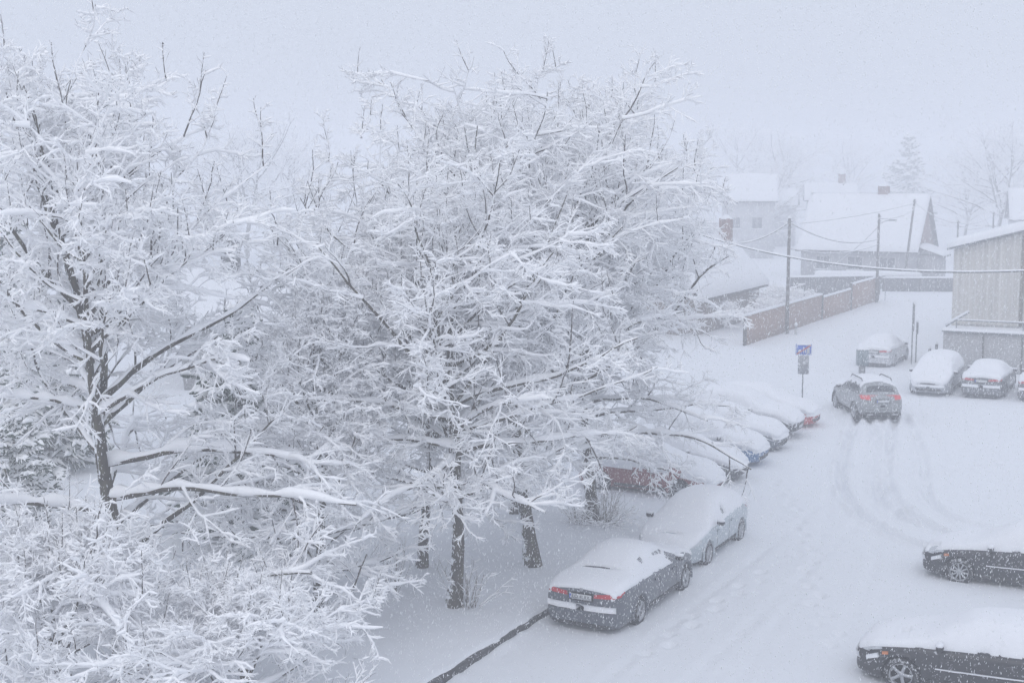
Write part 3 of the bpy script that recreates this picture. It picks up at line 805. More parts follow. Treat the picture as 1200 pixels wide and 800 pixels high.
def heap(mb, c, rx, ry, h, seed=0, rz=0.0, n=14, ns=40):
    v = [(0, 0, h)]; f = []
    for i in range(1, n + 1):
        for j in range(ns):
            a = 2 * math.pi * j / ns; q = i / n
            w = 1 + .25 * (vnoise(math.cos(a) * 2 + 5, math.sin(a) * 2 + 5, seed) - .5)
            v.append((rx * q * w * math.cos(a), ry * q * w * math.sin(a), h * math.cos(q * math.pi / 2) ** 1.3 - (0.03 if i == n else 0)))
    for j in range(ns): f.append((0, 1 + j, 1 + (j + 1) % ns))
    for i in range(n - 1):
        for j in range(ns): f.append((1 + i * ns + j, 1 + (i + 1) * ns + j, 1 + (i + 1) * ns + (j + 1) % ns, 1 + i * ns + (j + 1) % ns))
    v = np.array(v) @ np.array(Matrix.Rotation(rz, 3, 'Z')).T + np.array(c)
    mb.add(v, f)

PK = 'cars parked along the kerb'; RW = 'snow buried cars parked side by side'; FS = 'cars parked at the far side'; BK = 'dark cars at the near right'
c1 = (G(747, 726) + G(797, 690)) / 2 - E2 * .80
car('parked_car', 'dark grey saloon with bare red tail lights, nearest at the black kerb line', 'sedan', c1 + E1 * -.12, E1, (.095, .105, .125), PK, seed=2, snow=.065, rows=18, frost=.13, smooth=3,
    plate='LO 4LRX', side_t=.25, spokes=5, noise_amp=.5, rear_glass=GLASS,
    bare=[(1.03, .12, .075, .5, 1.5), (1.75, -.62, .16, .06, 3), (2.65, -.66, .45, .05, 2), (3.3, -.78, .35, .12, 3), (1.1, -.93, 1.2, .05, 2.5), (3.9, -.85, .6, .12, 3)])
c2 = (G(824, 662) + G(865, 630)) / 2 - E2 * .78
car('parked_car', 'pale silver hatchback facing us behind the dark grey saloon', 'hatch', c2, -E1, (.42, .47, .50), PK, seed=3, snow=.07, rows=19, side_t=.5, frost=.22, spokes=9,
    bare=[(3.93, 0, .06, .55, 1.2), (2.0, .72, .18, .05, 4)], noise_amp=.3)
row = [((842, 581), (.22, .05, .05), 'hatch', 'red car showing its bare flank behind the silver hatchback'),
       ((870, 562), (.08, .085, .095), 'hatch', 'snow buried grey car with a dark mirror sticking out, next to the red one'),
       ((895, 544), (.06, .16, .33), 'mpv', 'snow buried car with a blue nose'),
       ((918, 527), (.13, .15, .18), 'hatch', 'snow buried car with a dark grey nose just beyond the blue one'),
       ((937, 512), (.05, .055, .065), 'suv', 'snow buried black nosed car next to the last red one'),
       ((957, 499), (.45, .05, .06), 'hatch', 'snow buried car with a red nose at the far end of the row')]
for i, (px, col, k, lb) in enumerate(row):
    L = SHAPES[k]['L']; p = G(*px)
    red = i == 0
    car('parked_car', lb, k, p - E2 * (L / 2 + .05), E2, col, RW, seed=10 + i, snow=(.17, .13, .15, .18, .14, .16)[i], rows=15 if not red else 16, side_t=.75 if not red else .6, lod=1, snow_cap=3, bumper_snow=red, nose_snow=True, smooth=3, frost=.15 if not red else .04,
        bare=[(3.1, -.8, .35, .14, 3)] if red else ([(2.65, -.85, .22, .06, 2)] if i == 1 else ()), noise_amp=.28)
c9 = (G(980, 476) + G(1002, 490)) / 2 + np.array([.82, 0, 0])
def rails(o, skin, sh):
    for s_ in (-1, 1):
        m = MB(); m.tube([(.75, s_ * .6, 1.62), (.9, s_ * .6, 1.695), (2.1, s_ * .6, 1.70), (2.3, s_ * .6, 1.60)], .022, 6); m.build('roof_rail', PLASTIC, o, True)
        m = MB(); m.box((-.09, s_ * .5 - .12, .34), (-.05, s_ * .5 + .12, .40)); m.build('skid_plate', ALLOY, o)
car('moving_car', 'grey off-roader driving away through the ruts with its red tail lights lit', 'suv', c9, np.array([-.05, 1, 0]), (.245, .255, .26), None, seed=20, snow=.05, rows=25, side_t=.2, tail=REDLIT, rear_glass=GLASS, side_glass=GLASS, frost=.2,
    bare=[(.22, 0, .40, 1.1, 1.5)], sink=.08, bumper_snow=False, spokes=5, extra=rails, lod=1)
car('parked_car', 'whitened saloon parked beyond the grey utility box', 'sedan', G(1023, 430) + E1 * 2.42, E1, (.42, .43, .45), FS, seed=21, snow=.13, rows=18, side_t=.5, lod=1, frost=.4)
car('parked_car', 'snow buried people carrier facing us in front of the railed annex', 'mpv', G(1087, 464) + E1 * 2.17, -E1, (.33, .35, .38), FS, cat='car', seed=22, snow=.14, rows=17, side_t=.7, lod=1, frost=.3)
car('parked_car', 'dark saloon with a wide red light strip, backed to us by the annex', 'sedan', G(1149, 467) + E1 * 2.42, E1, (.11, .115, .13), FS, seed=23, snow=.13, rows=18, side_t=.5, lod=1, frost=.22)
car('parked_car', 'saloon cut off by the edge of the photo beside the annex', 'sedan', G(1216, 472) + E1 * 2.42, E1, (.12, .11, .12), FS, seed=24, snow=.13, rows=18, side_t=.5, lod=1, frost=.2)
c14 = G(1124, 681)
def amber(o, skin, sh):
    m = MB(); L = sh['L']; skin.patch(m, 'left', [(L - .62, .70), (L - .50, .68), (L - .50, .74), (L - .62, .76)], .012, .02, 3, 2); m.build('side_repeater', AMBER, o)
    m = MB(); skin.patch(m, 'left', [(1.75, .60), (3.35, .56), (3.35, .585), (1.75, .625)], .035, .01, 24, 1, .004); m.build('trim_snow', SNOW, o, True)
    skin2 = MB(); skin.patch(skin2, 'left', [(L - .45, .62), (L - .2, .52), (L - .2, .60), (L - .42, .70)], .03, .01, 5, 2); skin2.build('lens_snow', SNOW, o, True)
car('parked_car', 'black saloon with ten spoke rims, the upper of two at the right edge', 'sedan', c14 + E2 * (3.98 - 2.42) + E1 * .80, -E2, (.022, .023, .028), BK, seed=31, snow=.09, rows=20, side_t=.6, spokes=10, frost=.06, extra=amber,
    bare=[(2.2, .93, 1.2, .06, 2), (4.6, .6, .16, .12, 4)], snow_cap=1)
c15 = G(1056, 804)
car('parked_car', 'black estate car with five spoke rims, the lower of two at the right edge', 'estate', c15 + E2 * (3.98 - 2.42) + E1 * .80, -E2, (.022, .022, .026), BK, seed=32, snow=.10, rows=20, side_t=.6, spokes=5, frost=.07, extra=amber,
    bare=[(4.0, .25, .12, .08, 5)], snow_cap=1)

# ------------------------------------------------------------------ buildings, fences, poles
WALL_GREY = solid('rendered_wall', (0.30, 0.295, 0.30), 0.9, var=0.2, vscale=1.5, frost=0.06, fscale=3)
WALL_PALE = solid('haze_paled_wall', (0.46, 0.46, 0.47), .9, var=.15, vscale=1, frost=.2, fscale=2)  # base colour paled to add haze to far houses; specks are snow
WALL_BROWN = solid('timber_wall', (0.17, 0.12, 0.09), 0.9, var=0.25, vscale=3, frost=0.1, fscale=6, sc=(4, 4, .4))
BRICK = solid('brick', (0.22, 0.13, 0.11), 0.9, var=0.25, vscale=8, frost=0.1, fscale=6)
DARKWOOD = solid('dark_wood', (0.06, 0.05, 0.045), 0.85, var=0.3, vscale=6, frost=0.06, fscale=12, sc=(3, 3, .3))
POLE = solid('pole_wood', (0.085, 0.072, 0.065), 0.9, var=0.3, vscale=8, frost=0.12, fscale=6, sc=(3, 3, .4))
STEEL = solid('grey_steel', (0.20, 0.21, 0.22), 0.5, 0.3, frost=0.12, fscale=12)
WINDOW = solid('house_window', (0.05, 0.055, 0.065), 0.2)
FRAME = solid('white_frame', (0.5, 0.5, 0.5), 0.6)
WIRE = solid('cable', (0.05, 0.05, 0.055), 0.6)

def plank_mat(name, col, scale, frost):
    m, nt, b, N, Lk = mat(name)
    setp(b, Roughness=0.9)
    tc = N('ShaderNodeTexCoord'); w = N('ShaderNodeTexWave'); w.bands_direction = 'X'; w.inputs['Scale'].default_value = scale; w.inputs['Distortion'].default_value = 0.4; w.inputs['Detail'].default_value = 2
    Lk(tc.outputs['Object'], w.inputs['Vector'])
    n = noise(nt, 3, 4, sc=(2, 2, .3))
    ad = N('ShaderNodeMath'); ad.operation = 'MULTIPLY_ADD'; ad.inputs[1].default_value = 0.45; Lk(w.outputs['Fac'], ad.inputs[0]); Lk(n.outputs[0], ad.inputs[2])
    r = ramp(nt, ad.outputs[0], [(0.3, tuple(c * 0.55 for c in col)), (0.7, col), (0.95, tuple(c * 1.2 for c in col))])
    n2 = noise(nt, 7, 5, rough=.7); rr = ramp(nt, n2.outputs[0], [(0.66 - frost * .3, (0, 0, 0)), (0.78 - frost * .3, (1, 1, 1))])
    mx = N('ShaderNodeMix'); mx.data_type = 'RGBA'; Lk(rr.outputs[0], mx.inputs['Factor']); Lk(r.outputs[0], mx.inputs[6]); mx.inputs[7].default_value = (*SNOW_C, 1)
    Lk(mx.outputs[2], b.inputs['Base Color'])
    return m
FENCE = plank_mat('weathered_planks', (0.29, 0.19, 0.145), 1.6, .12)
FENCE_G = plank_mat('grey_planks', (0.10, 0.10, 0.105), 1.6, .1)
METAL_WALL = solid('stained_sheet_metal', (0.56, 0.545, 0.51), .7, var=.10, vscale=1.2, sc=(3, 3, .15))
BLOCK = None
def brick_mat(name, c1, c2, mort, sx):
    m, nt, b, N, Lk = mat(name); setp(b, Roughness=.9)
    tc = N('ShaderNodeTexCoord'); sp = N('ShaderNodeSeparateXYZ'); cb = N('ShaderNodeCombineXYZ'); br = N('ShaderNodeTexBrick')
    Lk(tc.outputs['Object'], sp.inputs[0]); Lk(sp.outputs[0], cb.inputs[0]); Lk(sp.outputs[2], cb.inputs[1]); Lk(cb.outputs[0], br.inputs['Vector'])
    br.inputs['Scale'].default_value = sx; br.inputs['Color1'].default_value = (*c1, 1); br.inputs['Color2'].default_value = (*c2, 1); br.inputs['Mortar'].default_value = (*mort, 1)
    br.inputs['Mortar Size'].default_value = .03
    n2 = noise(nt, 5, 5, rough=.75); rr = ramp(nt, n2.outputs[0], [(0.56, (0, 0, 0)), (0.72, (1, 1, 1))])
    mx = N('ShaderNodeMix'); mx.data_type = 'RGBA'; Lk(rr.outputs[0], mx.inputs['Factor']); Lk(br.outputs[0], mx.inputs[6]); mx.inputs[7].default_value = (*SNOW_C, 1)
    Lk(mx.outputs[2], b.inputs['Base Color'])
    return m
BLOCK = brick_mat('pale_blockwork', (0.38, 0.375, 0.375), (0.30, 0.30, 0.30), (0.42, 0.42, 0.42), 2.2)

TH = math.atan2(E2[1], E2[0])     # local x along E2, local y along E1

def lumpy_slab(mb, c00, c10, c11, c01, t, seed, nu=24, nv=14, over=0.0):
    """snow lying on a sloping quad: thickness t, rounded rims, uneven top"""
    c = [np.array(p, float) for p in (c00, c10, c11, c01)]
    u, v = np.meshgrid(np.linspace(0, 1, nu), np.linspace(0, 1, nv))
    P = ((c[0] * (1 - u[..., None]) + c[1] * u[..., None]) * (1 - v[..., None]) + (c[3] * (1 - u[..., None]) + c[2] * u[..., None]) * v[..., None])
    Lu = np.linalg.norm(c[1] - c[0]); Lv = np.linalg.norm(c[3] - c[0])
    d = np.minimum(np.minimum(u, 1 - u) * Lu, np.minimum(v, 1 - v) * Lv)
    e = np.sqrt(np.clip(d / (t * 1.2), 0.0, 1)) * .45 + .55
    h = t * e * (0.85 + 0.4 * fbm(u * Lu / 1.5 + seed, v * Lv / 1.5, seed))
    top = P.copy(); top[..., 2] += h
    n = nu * nv; g = np.arange(n).reshape(nv, nu)
    mb.quads(np.vstack([top.reshape(-1, 3), P.reshape(-1, 3)]), np.stack([g[:-1, :-1], g[:-1, 1:], g[1:, 1:], g[1:, :-1]], -1))
    ring = list(g[0]) + list(g[1:, -1]) + list(g[-1, -2::-1]) + list(g[-2:0:-1, 0])
    b0 = mb.n - 2 * n
    for k in range(len(ring)):
        a, b_ = ring[k], ring[(k + 1) % len(ring)]
        mb.f.append((b0 + a + n, b0 + b_ + n, b0 + b_, b0 + a))
    return mb

def gable_house(name, label, cat, corner, rz, Lx, Ly, eave, ridge, wallm, ridge_axis='x', over=.45, snow=.35, windows=(), chims=(), group=None, seed=1, gable_m=None, windows_y=()):
    """corner = near left ground corner; local x to the right, y away; ridge along x or y"""
    o = thing(name, label, cat, corner, rz, group)
    m = MB()
    if ridge_axis == 'x':
        m.prism([(0, 0, -.6), (0, Ly, -.6), (0, Ly, eave), (0, Ly / 2, ridge - .12), (0, 0, eave)], (Lx, 0, 0))
    else:
        m.prism([(0, 0, -.6), (Lx, 0, -.6), (Lx, 0, eave), (Lx / 2, 0, ridge - .12), (0, 0, eave)], (0, Ly, 0))
    w = m.build('wall', wallm, o)
    if gable_m is not None:
        m = MB(); m.prism([(Lx + .004, .02, eave - .3), (Lx + .004, Ly - .02, eave - .3), (Lx + .004, Ly / 2, ridge - .2)], (.05, 0, 0)); m.build('gable', gable_m, o)
    sl = (ridge - eave) / ((Ly if ridge_axis == 'x' else Lx) / 2); ez = eave - over * sl
    rf = MB(); sn = MB()
    if ridge_axis == 'x':
        a = [(-over, -over, ez), (Lx + over, -over, ez), (Lx + over, Ly / 2, ridge), (-over, Ly / 2, ridge)]
        b = [(-over, Ly / 2, ridge), (Lx + over, Ly / 2, ridge), (Lx + over, Ly + over, ez), (-over, Ly + over, ez)]
    else:
        a = [(-over, Ly + over, ez), (-over, -over, ez), (Lx / 2, -over, ridge), (Lx / 2, Ly + over, ridge)]
        b = [(Lx / 2, Ly + over, ridge), (Lx / 2, -over, ridge), (Lx + over, -over, ez), (Lx + over, Ly + over, ez)]
    for q in (a, b):
        rf.prism([np.array(p) + (0, 0, .0) for p in q], (0, 0, -.14))
        lumpy_slab(sn, *[np.array(p) + (0, 0, .004) for p in q], snow, seed)
    r = rf.build('roof', DARKWOOD, o); sn.build('snow_cover', SNOW, o, True)
    for (cx, cy_, w_, top) in chims:
        zb = eave
        m = MB(); m.box((cx - w_ / 2, cy_ - w_ / 2, zb), (cx + w_ / 2, cy_ + w_ / 2, top)); c = m.build('chimney', BRICK, o)
        m = MB(); heap(m, (cx, cy_, top - .02), w_ * .62, w_ * .62, .28, seed); m.build('chimney_snow', SNOW, c, True)
    for (wx, wz, ww, wh) in windows:
        m = MB(); m.box((wx - ww / 2, -.05, wz - wh / 2), (wx + ww / 2, .02, wz + wh / 2)); f = m.build('window', FRAME, o)
        m = MB()
        m.box((wx - ww / 2 + .08, -.058, wz - wh / 2 + .08), (wx - .03, -.045, wz + wh / 2 - .08)); m.build('pane', WINDOW, f)
        m = MB(); m.box((wx + .03, -.058, wz - wh / 2 + .08), (wx + ww / 2 - .08, -.045, wz + wh / 2 - .08)); m.build('pane', WINDOW, f)
        m = MB(); m.box((wx - ww / 2 - .05, -.16, wz - wh / 2 - .06), (wx + ww / 2 + .05, .0, wz - wh / 2 + .03)); m.build('sill', SNOW, f)
    return o

def at(p, z=0.0):
    q = np.array(p, float); q[2] = z; return q

# big house at the end of the street: ridge across the street
e0 = G(938, 327); e1_ = e0 + E2 * 10.2
gable_house('house', 'long house with one great white roof and brick gable closing the street', 'house', at(e0), TH, 10.6, 9.4, 3.3, 8.0, WALL_GREY, 'x',
            windows=[(2.2, 1.7, 1.5, 1.3), (5.2, 1.7, 1.5, 1.3), (8.2, 1.7, 1.5, 1.3)], chims=[(6.6, 4.9, .95, 8.9)], seed=3, gable_m=BRICK, snow=.4)
ln = thing('porch', 'small lean to with a snowy roof against the brick gable', 'porch', at(e0 + E2 * 10.75 + E1 * 1.0), TH)
m = MB(); m.box((0, 0, -.5), (2.0, 3.2, 2.5)); m.build('wall', WALL_GREY, ln)
m = MB(); m.prism([(-.05, -.3, 3.3), (2.4, -.3, 2.5), (2.4, -.3, 2.38), (-.05, -.3, 3.15)], (0, 3.8, 0)); m.build('roof', DARKWOOD, ln)
m = MB(); lumpy_slab(m, (-.05, -.3, 3.31), (2.4, -.3, 2.51), (2.4, 3.5, 2.51), (-.05, 3.5, 3.31), .3, 5); m.build('snow_cover', SNOW, ln, True)

# house behind the brown fence, ridge along the street
far_eave = A(902, 333, 95.5); far_eave[2] = 0
cr = far_eave - E2 * 8.6 - E1 * 13.5
gable_house('house', 'timber house with a steep snowy roof, half hidden by the grove', 'house', at(cr), TH, 8.0, 13.0, 2.9, 7.4, WALL_BROWN, 'y', over=.55,
            windows=(), chims=[(6.1, 11.2, .75, 6.9), (4.4, 7.6, .8, 8.3)], seed=8, snow=.4)

# the far ones
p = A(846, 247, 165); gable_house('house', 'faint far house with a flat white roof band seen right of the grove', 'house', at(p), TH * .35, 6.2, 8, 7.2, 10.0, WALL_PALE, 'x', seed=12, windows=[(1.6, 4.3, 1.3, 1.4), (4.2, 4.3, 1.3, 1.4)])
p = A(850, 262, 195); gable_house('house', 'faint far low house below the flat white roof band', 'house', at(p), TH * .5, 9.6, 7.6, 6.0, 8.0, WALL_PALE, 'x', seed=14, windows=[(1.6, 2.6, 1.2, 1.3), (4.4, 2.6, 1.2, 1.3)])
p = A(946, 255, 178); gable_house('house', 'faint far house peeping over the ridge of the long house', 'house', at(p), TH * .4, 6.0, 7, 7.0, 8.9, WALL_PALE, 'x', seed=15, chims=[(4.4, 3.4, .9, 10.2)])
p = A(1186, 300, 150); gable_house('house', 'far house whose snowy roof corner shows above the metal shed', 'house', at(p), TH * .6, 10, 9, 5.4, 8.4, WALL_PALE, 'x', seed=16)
# left: house with a dark chimney behind the trees
p = A(215, 420, 62); gable_house('house', 'low house with a dark snow capped chimney behind the huge tree', 'house', at(p), .25, 8.5, 8, 3.2, 5.2, WALL_GREY, 'x', seed=18)
ch = thing('chimney_stack', 'dark chimney stack under a thick cap of snow, left of the grove', 'chimney', A(271.5, 345, 66))
zt_ = A(271.5, 282, 66)[2] - A(271.5, 345, 66)[2]
m = MB(); m.box((-.40, -.40, -1.0), (.40, .40, zt_)); m.build('stack', solid('sooty_metal', (0.07, 0.068, 0.075), .8, var=.35, vscale=4, frost=.12, fscale=4), ch)
m = MB(); m.box((-.46, -.46, zt_), (.46, .46, zt_ + .07)); m.build('rim', DARKWOOD, ch)
m = MB(); heap(m, (0, 0, zt_ + .06), .52, .52, .30, 3); m.build('snow_cover', SNOW, ch, True)

# metal shed with a railed annex in front
w0 = at(G(1104, 433)); sh = thing('metal_shed', 'tall beige corrugated metal shed with a snowy low roof', 'shed', w0 + E1 * 1.6 + E2 * .1, TH)
Lw, Dw, He, Hr = 16.0, 22.0, 6.05, 8.25
nw = 500; xs_ = np.linspace(0, Lw, nw); zt2 = He + (Hr - He) * (1 - np.abs(xs_ - Lw / 2) / (Lw / 2)); yy_ = .06 * np.sign(np.sin(xs_ * 2 * math.pi / .30)) * np.minimum(1, np.abs(np.sin(xs_ * 2 * math.pi / .30)) * 2.2)
v = np.array([(x, y, -.5) for x, y in zip(xs_, yy_)] + [(x, y, z) for x, y, z in zip(xs_, yy_, zt2)])
m = MB(); i_ = np.arange(nw - 1); m.quads(v, np.stack([i_, i_ + 1, i_ + 1 + nw, i_ + nw], -1)); m.build('gable', METAL_WALL, sh)
m = MB(); m.prism([(0, .12, -.5), (Lw, .12, -.5), (Lw, .12, He), (Lw / 2, .12, Hr - .02), (0, .12, He)], (0, Dw, 0)); m.build('wall', METAL_WALL, sh)
m = MB(); m.box((3.30, -.13, 2.2), (3.44, -.062, He + .75)); m.build('downpipe', solid('rusty_stain', (0.22, 0.19, 0.15), .8, var=.3), sh)
m = MB(); sn = MB()
for q in ([(-.3, Dw, He - .05), (-.3, -.35, He - .05), (Lw / 2, -.35, Hr), (Lw / 2, Dw, Hr)], [(Lw / 2, Dw, Hr), (Lw / 2, -.35, Hr), (Lw + .3, -.35, He - .05), (Lw + .3, Dw, He - .05)]):
    m.prism(q, (0, 0, .10)); lumpy_slab(sn, *[np.array(p_) + (0, 0, .104) for p_ in q], .42, 21, 40, 20)
m.build('roof', STEEL, sh); sn.build('snow_cover', SNOW, sh, True)
an = thing('annex', 'pale block annex with a snowy flat top and pipe rail before the metal shed', 'annex', w0, TH)
m = MB(); m.box((0, 0, -.4), (15, 1.5, 1.95)); m.build('wall', BLOCK, an)
for px_ in (1.9, 3.75, 5.6, 7.4):
    m = MB(); m.box((px_, -.05, -.3), (px_ + .07, .0, 1.9)); m.build('wall_joint', DARKWOOD, an)
m = MB(); m.box((-.06, -.12, 1.953), (15, 1.5, 2.02)); m.build('coping', STEEL, an)
m = MB(); lumpy_slab(m, (-.08, -.14, 2.02), (15, -.14, 2.02), (15, 1.45, 2.02), (-.08, 1.45, 2.02), .13, 5, 60, 8); m.build('snow_cover', SNOW, an, True)
ra = MB(); ra.tube([(.6, .1, 2.55), (15, .1, 2.55)], .03, 6); ra.tube([(.6, .1, 2.34), (15, .1, 2.34)], .02, 6); rl = ra.build('rail', STEEL, an)
for px_ in (.6, 3.8, 7.0, 10.2):
    m = MB(); m.tube([(px_, .1, 2.0), (px_, .1, 2.6)], .03, 6); m.build('rail_post', STEEL, an)
m = MB(); lumpy_slab(m, (.6, .06, 2.575), (15, .06, 2.575), (15, .14, 2.575), (.6, .14, 2.575), .06, 6, 60, 3); m.build('rail_snow', SNOW, an, True)
m = MB(); m.tube([(.05, .3, 2.2), (1.15, .35, 2.95)], .05, 7); st = m.build('slanting_pipe', STEEL, an)
m = MB(); m.tube([(.03, .3, 2.27), (1.15, .35, 3.03)], [.07, .06], 7); m.build('pipe_snow', SNOW, an, True)

# brown fence along the street in three steps
f0, f1 = at(G(872, 405)), at(G(1028, 352)); fd = nrm(f1 - f0); fl = np.linalg.norm(f1 - f0); fr = math.atan2(fd[1], fd[0])
fe = thing('plank_fence', 'brown plank fence with a snowy top rail climbing along the street', 'fence', f0, fr)
for i, (a, b, h) in enumerate(((-.0, .50, 1.72), (.50, .74, 1.50), (.74, 1.0, 1.85))):
    m = MB(); m.box((a * fl + .01, -.05, -.3), (b * fl - .01, .05, h)); m.build('panel', FENCE, fe)
    m = MB(); lumpy_slab(m, (a * fl, -.09, h), (b * fl, -.09, h), (b * fl, .09, h), (a * fl, .09, h), .16, i + 3, 40, 4); m.build('snow_cover', SNOW, fe, True)
for q in (0, .25, .5, .74, 1):
    m = MB(); m.box((q * fl - .09, -.12, -.3), (q * fl + .09, .051, 1.95 if q > .7 else 1.65)); m.build('post', DARKWOOD, fe)
# grey yard fence behind it, and the fence closing the street
y1 = at(G(1031, 345)); y0 = at(A(926, 340, 112)); yd = y1 - y0; yl = np.linalg.norm(yd)
yf = thing('plank_fence', 'dark yard fence with a double snowy top running behind the brown fence', 'fence', y0, math.atan2(yd[1], yd[0]))
m = MB(); m.box((0, -.05, -.3), (yl, .05, 1.55)); m.build('panel', FENCE_G, yf)
m = MB(); lumpy_slab(m, (0, -.2, 1.55), (yl, -.2, 1.55), (yl, .2, 1.55), (0, .2, 1.55), .18, 9, 50, 4); m.build('snow_cover', SNOW, yf, True)
for q in np.linspace(.05, .95, 5):
    m = MB(); m.box((q * yl - .08, -.11, -.3), (q * yl + .08, -.052, 1.6)); m.build('post', DARKWOOD, yf)
y0 = at(G(1034, 341)); y1 = y0 + (G(1112, 341) - y0) * 1.12; yd = y1 - y0; yl = np.linalg.norm(yd)
ef = thing('plank_fence', 'grey fence closing the far end of the snowy street', 'fence', y0, math.atan2(yd[1], yd[0]))
m = MB(); m.box((0, -.05, -.3), (yl, .05, 1.12)); m.build('panel', FENCE_G, ef)
m = MB(); lumpy_slab(m, (0, -.12, 1.12), (yl, -.12, 1.12), (yl, .12, 1.12), (0, .12, 1.12), .14, 13, 50, 4); m.build('snow_cover', SNOW, ef, True)
for q in np.linspace(.02, .98, 5):
    m = MB(); m.box((q * yl - .07, -.10, -.3), (q * yl + .07, -.052, 1.18)); m.build('post', DARKWOOD, ef)

# utility poles
PG = 'utility poles along the street'
def pole(label, base, H, lean=(0, 0), r=.11, arm=None, cross=True):
    o = thing('utility_pole', label, 'pole', base, 0, PG)
    m = MB(); top = np.array([lean[0], lean[1], H]); pts = [np.array([0, 0, -.3]) + (top - np.array([0, 0, -.3])) * t for t in np.linspace(0, 1, 6)]
    m.tube(pts, np.linspace(r * 1.15, r * .8, 6), 10); m.build('post', POLE, o, True)
    m = MB(); heap(m, tuple(top + (0, 0, -.01)), r * 1.1, r * 1.1, .16, 2); m.build('snow_cover', SNOW, o, True)
    if cross:
        for dz in (.25, .6):
            m = MB(); c = top * (1 - dz / H); m.tube([c + (-.16, -.1, 0), c + (.16, -.1, 0)], .03, 6); m.build('insulator', STEEL, o)
    if arm:
        c = top * .88; m = MB(); m.tube([c, c + np.array(arm) * .6 + (0, 0, .25), c + np.array(arm) + (0, 0, .3)], .03, 6); a_ = m.build('lamp_arm', STEEL, o, True)
        m = MB(); q = c + np.array(arm) + (0, 0, .3); m.box(q + (-.1, -.1, -.06), q + (.45, .1, .06)); m.build('lamp_head', STEEL, a_)
    return np.array(base) + top
b1 = at(G(922, 391)); t1_ = pole('bare wooden pole at the near end of the brown fence', b1, A(921, 255, b1[1])[2])
b2 = at(G(1027, 354)); t2_ = pole('wooden pole with a small lamp arm at the far end of the brown fence', b2, A(1029, 250, b2[1])[2], arm=(.9, 0, 0))
b3 = at(G(1058, 338)); q3 = A(1072, 233, b3[1]); t3_ = pole('leaning pole in front of the brick gable', b3, q3[2], lean=(q3[0] - b3[0], 0))
b4 = at(A(1121, 310, 120)); t4_ = pole('thin faint pole above the corner of the metal shed', b4, A(1121, 257, 120)[2], r=.09)
b5 = at(A(1162, 310, 128)); t5_ = pole('thin faint pole rising behind the metal shed roof', b5, A(1162, 248, 128)[2], r=.09)

def cable(label, a, b, sag, r=.012, snow=.03, n=40):
    a = np.array(a, float); b = np.array(b, float); t = np.linspace(0, 1, n)[:, None]
    P = a + (b - a) * t; P[:, 2] -= sag * 4 * (t * (1 - t))[:, 0]
    m = MB(); m.tube(P, r, 5); o = m.build('overhead_cable', WIRE, None, True); prop(o, label, 'cable', 'overhead cables')
    if snow:
        q = P.copy(); q[:, 2] += r + snow * .7
        m = MB(); m.tube(q, snow * rng.uniform(.85, 1.1, n), 6); m.build('snow_cover', SNOW_TREE, o, True)
cable('thick snow crusted cable sweeping across the street to the edge of the photo', A(800, 268, 70), A(1290, 312, 46), .95, .022, .034, 70)
cable('snowy cable from the near fence pole down to the timber house chimney', t1_ + (0, 0, -.3), A(869, 285, 92), .25, .02, .045)
cable('sagging cable between the two brown fence poles', t1_ + (0, 0, -.3), t2_ + (0, 0, -2.0), .7, .02, .03)
cable('lower cable from the near fence pole to the lamp pole', t1_ + (0, 0, -1.9), t2_ + (0, 0, -2.4), .5, .016, .025)
cable('cable from the near fence pole up to the leaning pole', A(937, 262, 108), t3_ + (0, 0, -.4), .2, .016, .03)
cable('cable from the lamp pole to the leaning pole', t2_ + (0, 0, -.4), t3_ + (0, 0, -.9), .3, .016, .025)
cable('faint cable from the leaning pole to the thin pole by the shed', t3_ + (0, 0, -.3), t4_ + (0, 0, -.3), .4, .015, .02)
cable('faint cable between the two thin poles behind the shed', t4_ + (0, 0, -.3), t5_ + (0, 0, -.3), .4, .015, .02)
cable('faint cable leaving the last thin pole to the right', t5_ + (0, 0, -.3), A(1260, 262, 125), .4, .015, .02)
cable('thin cable from the lamp pole down to the long house', t2_ + (0, 0, -1.0), A(962, 318, 128), .4, .015, .025)

# ------------------------------------------------------------------ street furniture
BLUE = solid('sign_blue', (0.025, 0.12, 0.55), .4, frost=.08, fscale=9)
SIGNW = solid('sign_white', (0.65, 0.66, 0.68), .5)
SIGNR = solid('sign_red', (0.45, 0.03, 0.04), .5)
GREYB = solid('snow_spattered_board', (0.27, 0.28, 0.30), .6, frost=.38, fscale=7, var=.3)
sb = at(G(940, 471)); sg = thing('road_sign', 'blue rectangular end of living zone sign on a post over a grey board', 'sign', sb, 0)
sc_ = sb[1] / F_PX * 1.0
zz = lambda py: A(940, py, sb[1])[2]
hw = 9.4 * sc_
m = MB(); m.tube([(0, 0, -.2), (0, 0, zz(405))], .03, 8); m.build('post', STEEL, sg, True)
m = MB(); m.box((-hw, -.065, zz(415.6)), (hw, -.035, zz(403))); bp = m.build('blue_panel', BLUE, sg)
cx0, cz0 = 0, (zz(415.6) + zz(403)) / 2; hh = (zz(403) - zz(415.6)) / 2
m = MB(); y_ = -.068
for (x0_, z0_, x1_, z1_) in ((-.30, -.9, -.16, -.05),):
    pass
m.add([(-hw * .96, y_, cz0 - hh * .93), (hw * .96, y_, cz0 - hh * .93), (hw * .96, y_, cz0 + hh * .93), (-hw * .96, y_, cz0 + hh * .93), (-hw * .91, y_, cz0 - hh * .86), (hw * .91, y_, cz0 - hh * .86), (hw * .91, y_, cz0 + hh * .86), (-hw * .91, y_, cz0 + hh * .86)],
      [(0, 1, 5, 4), (1, 2, 6, 5), (2, 3, 7, 6), (3, 0, 4, 7)]); m.build('border', SIGNW, bp)
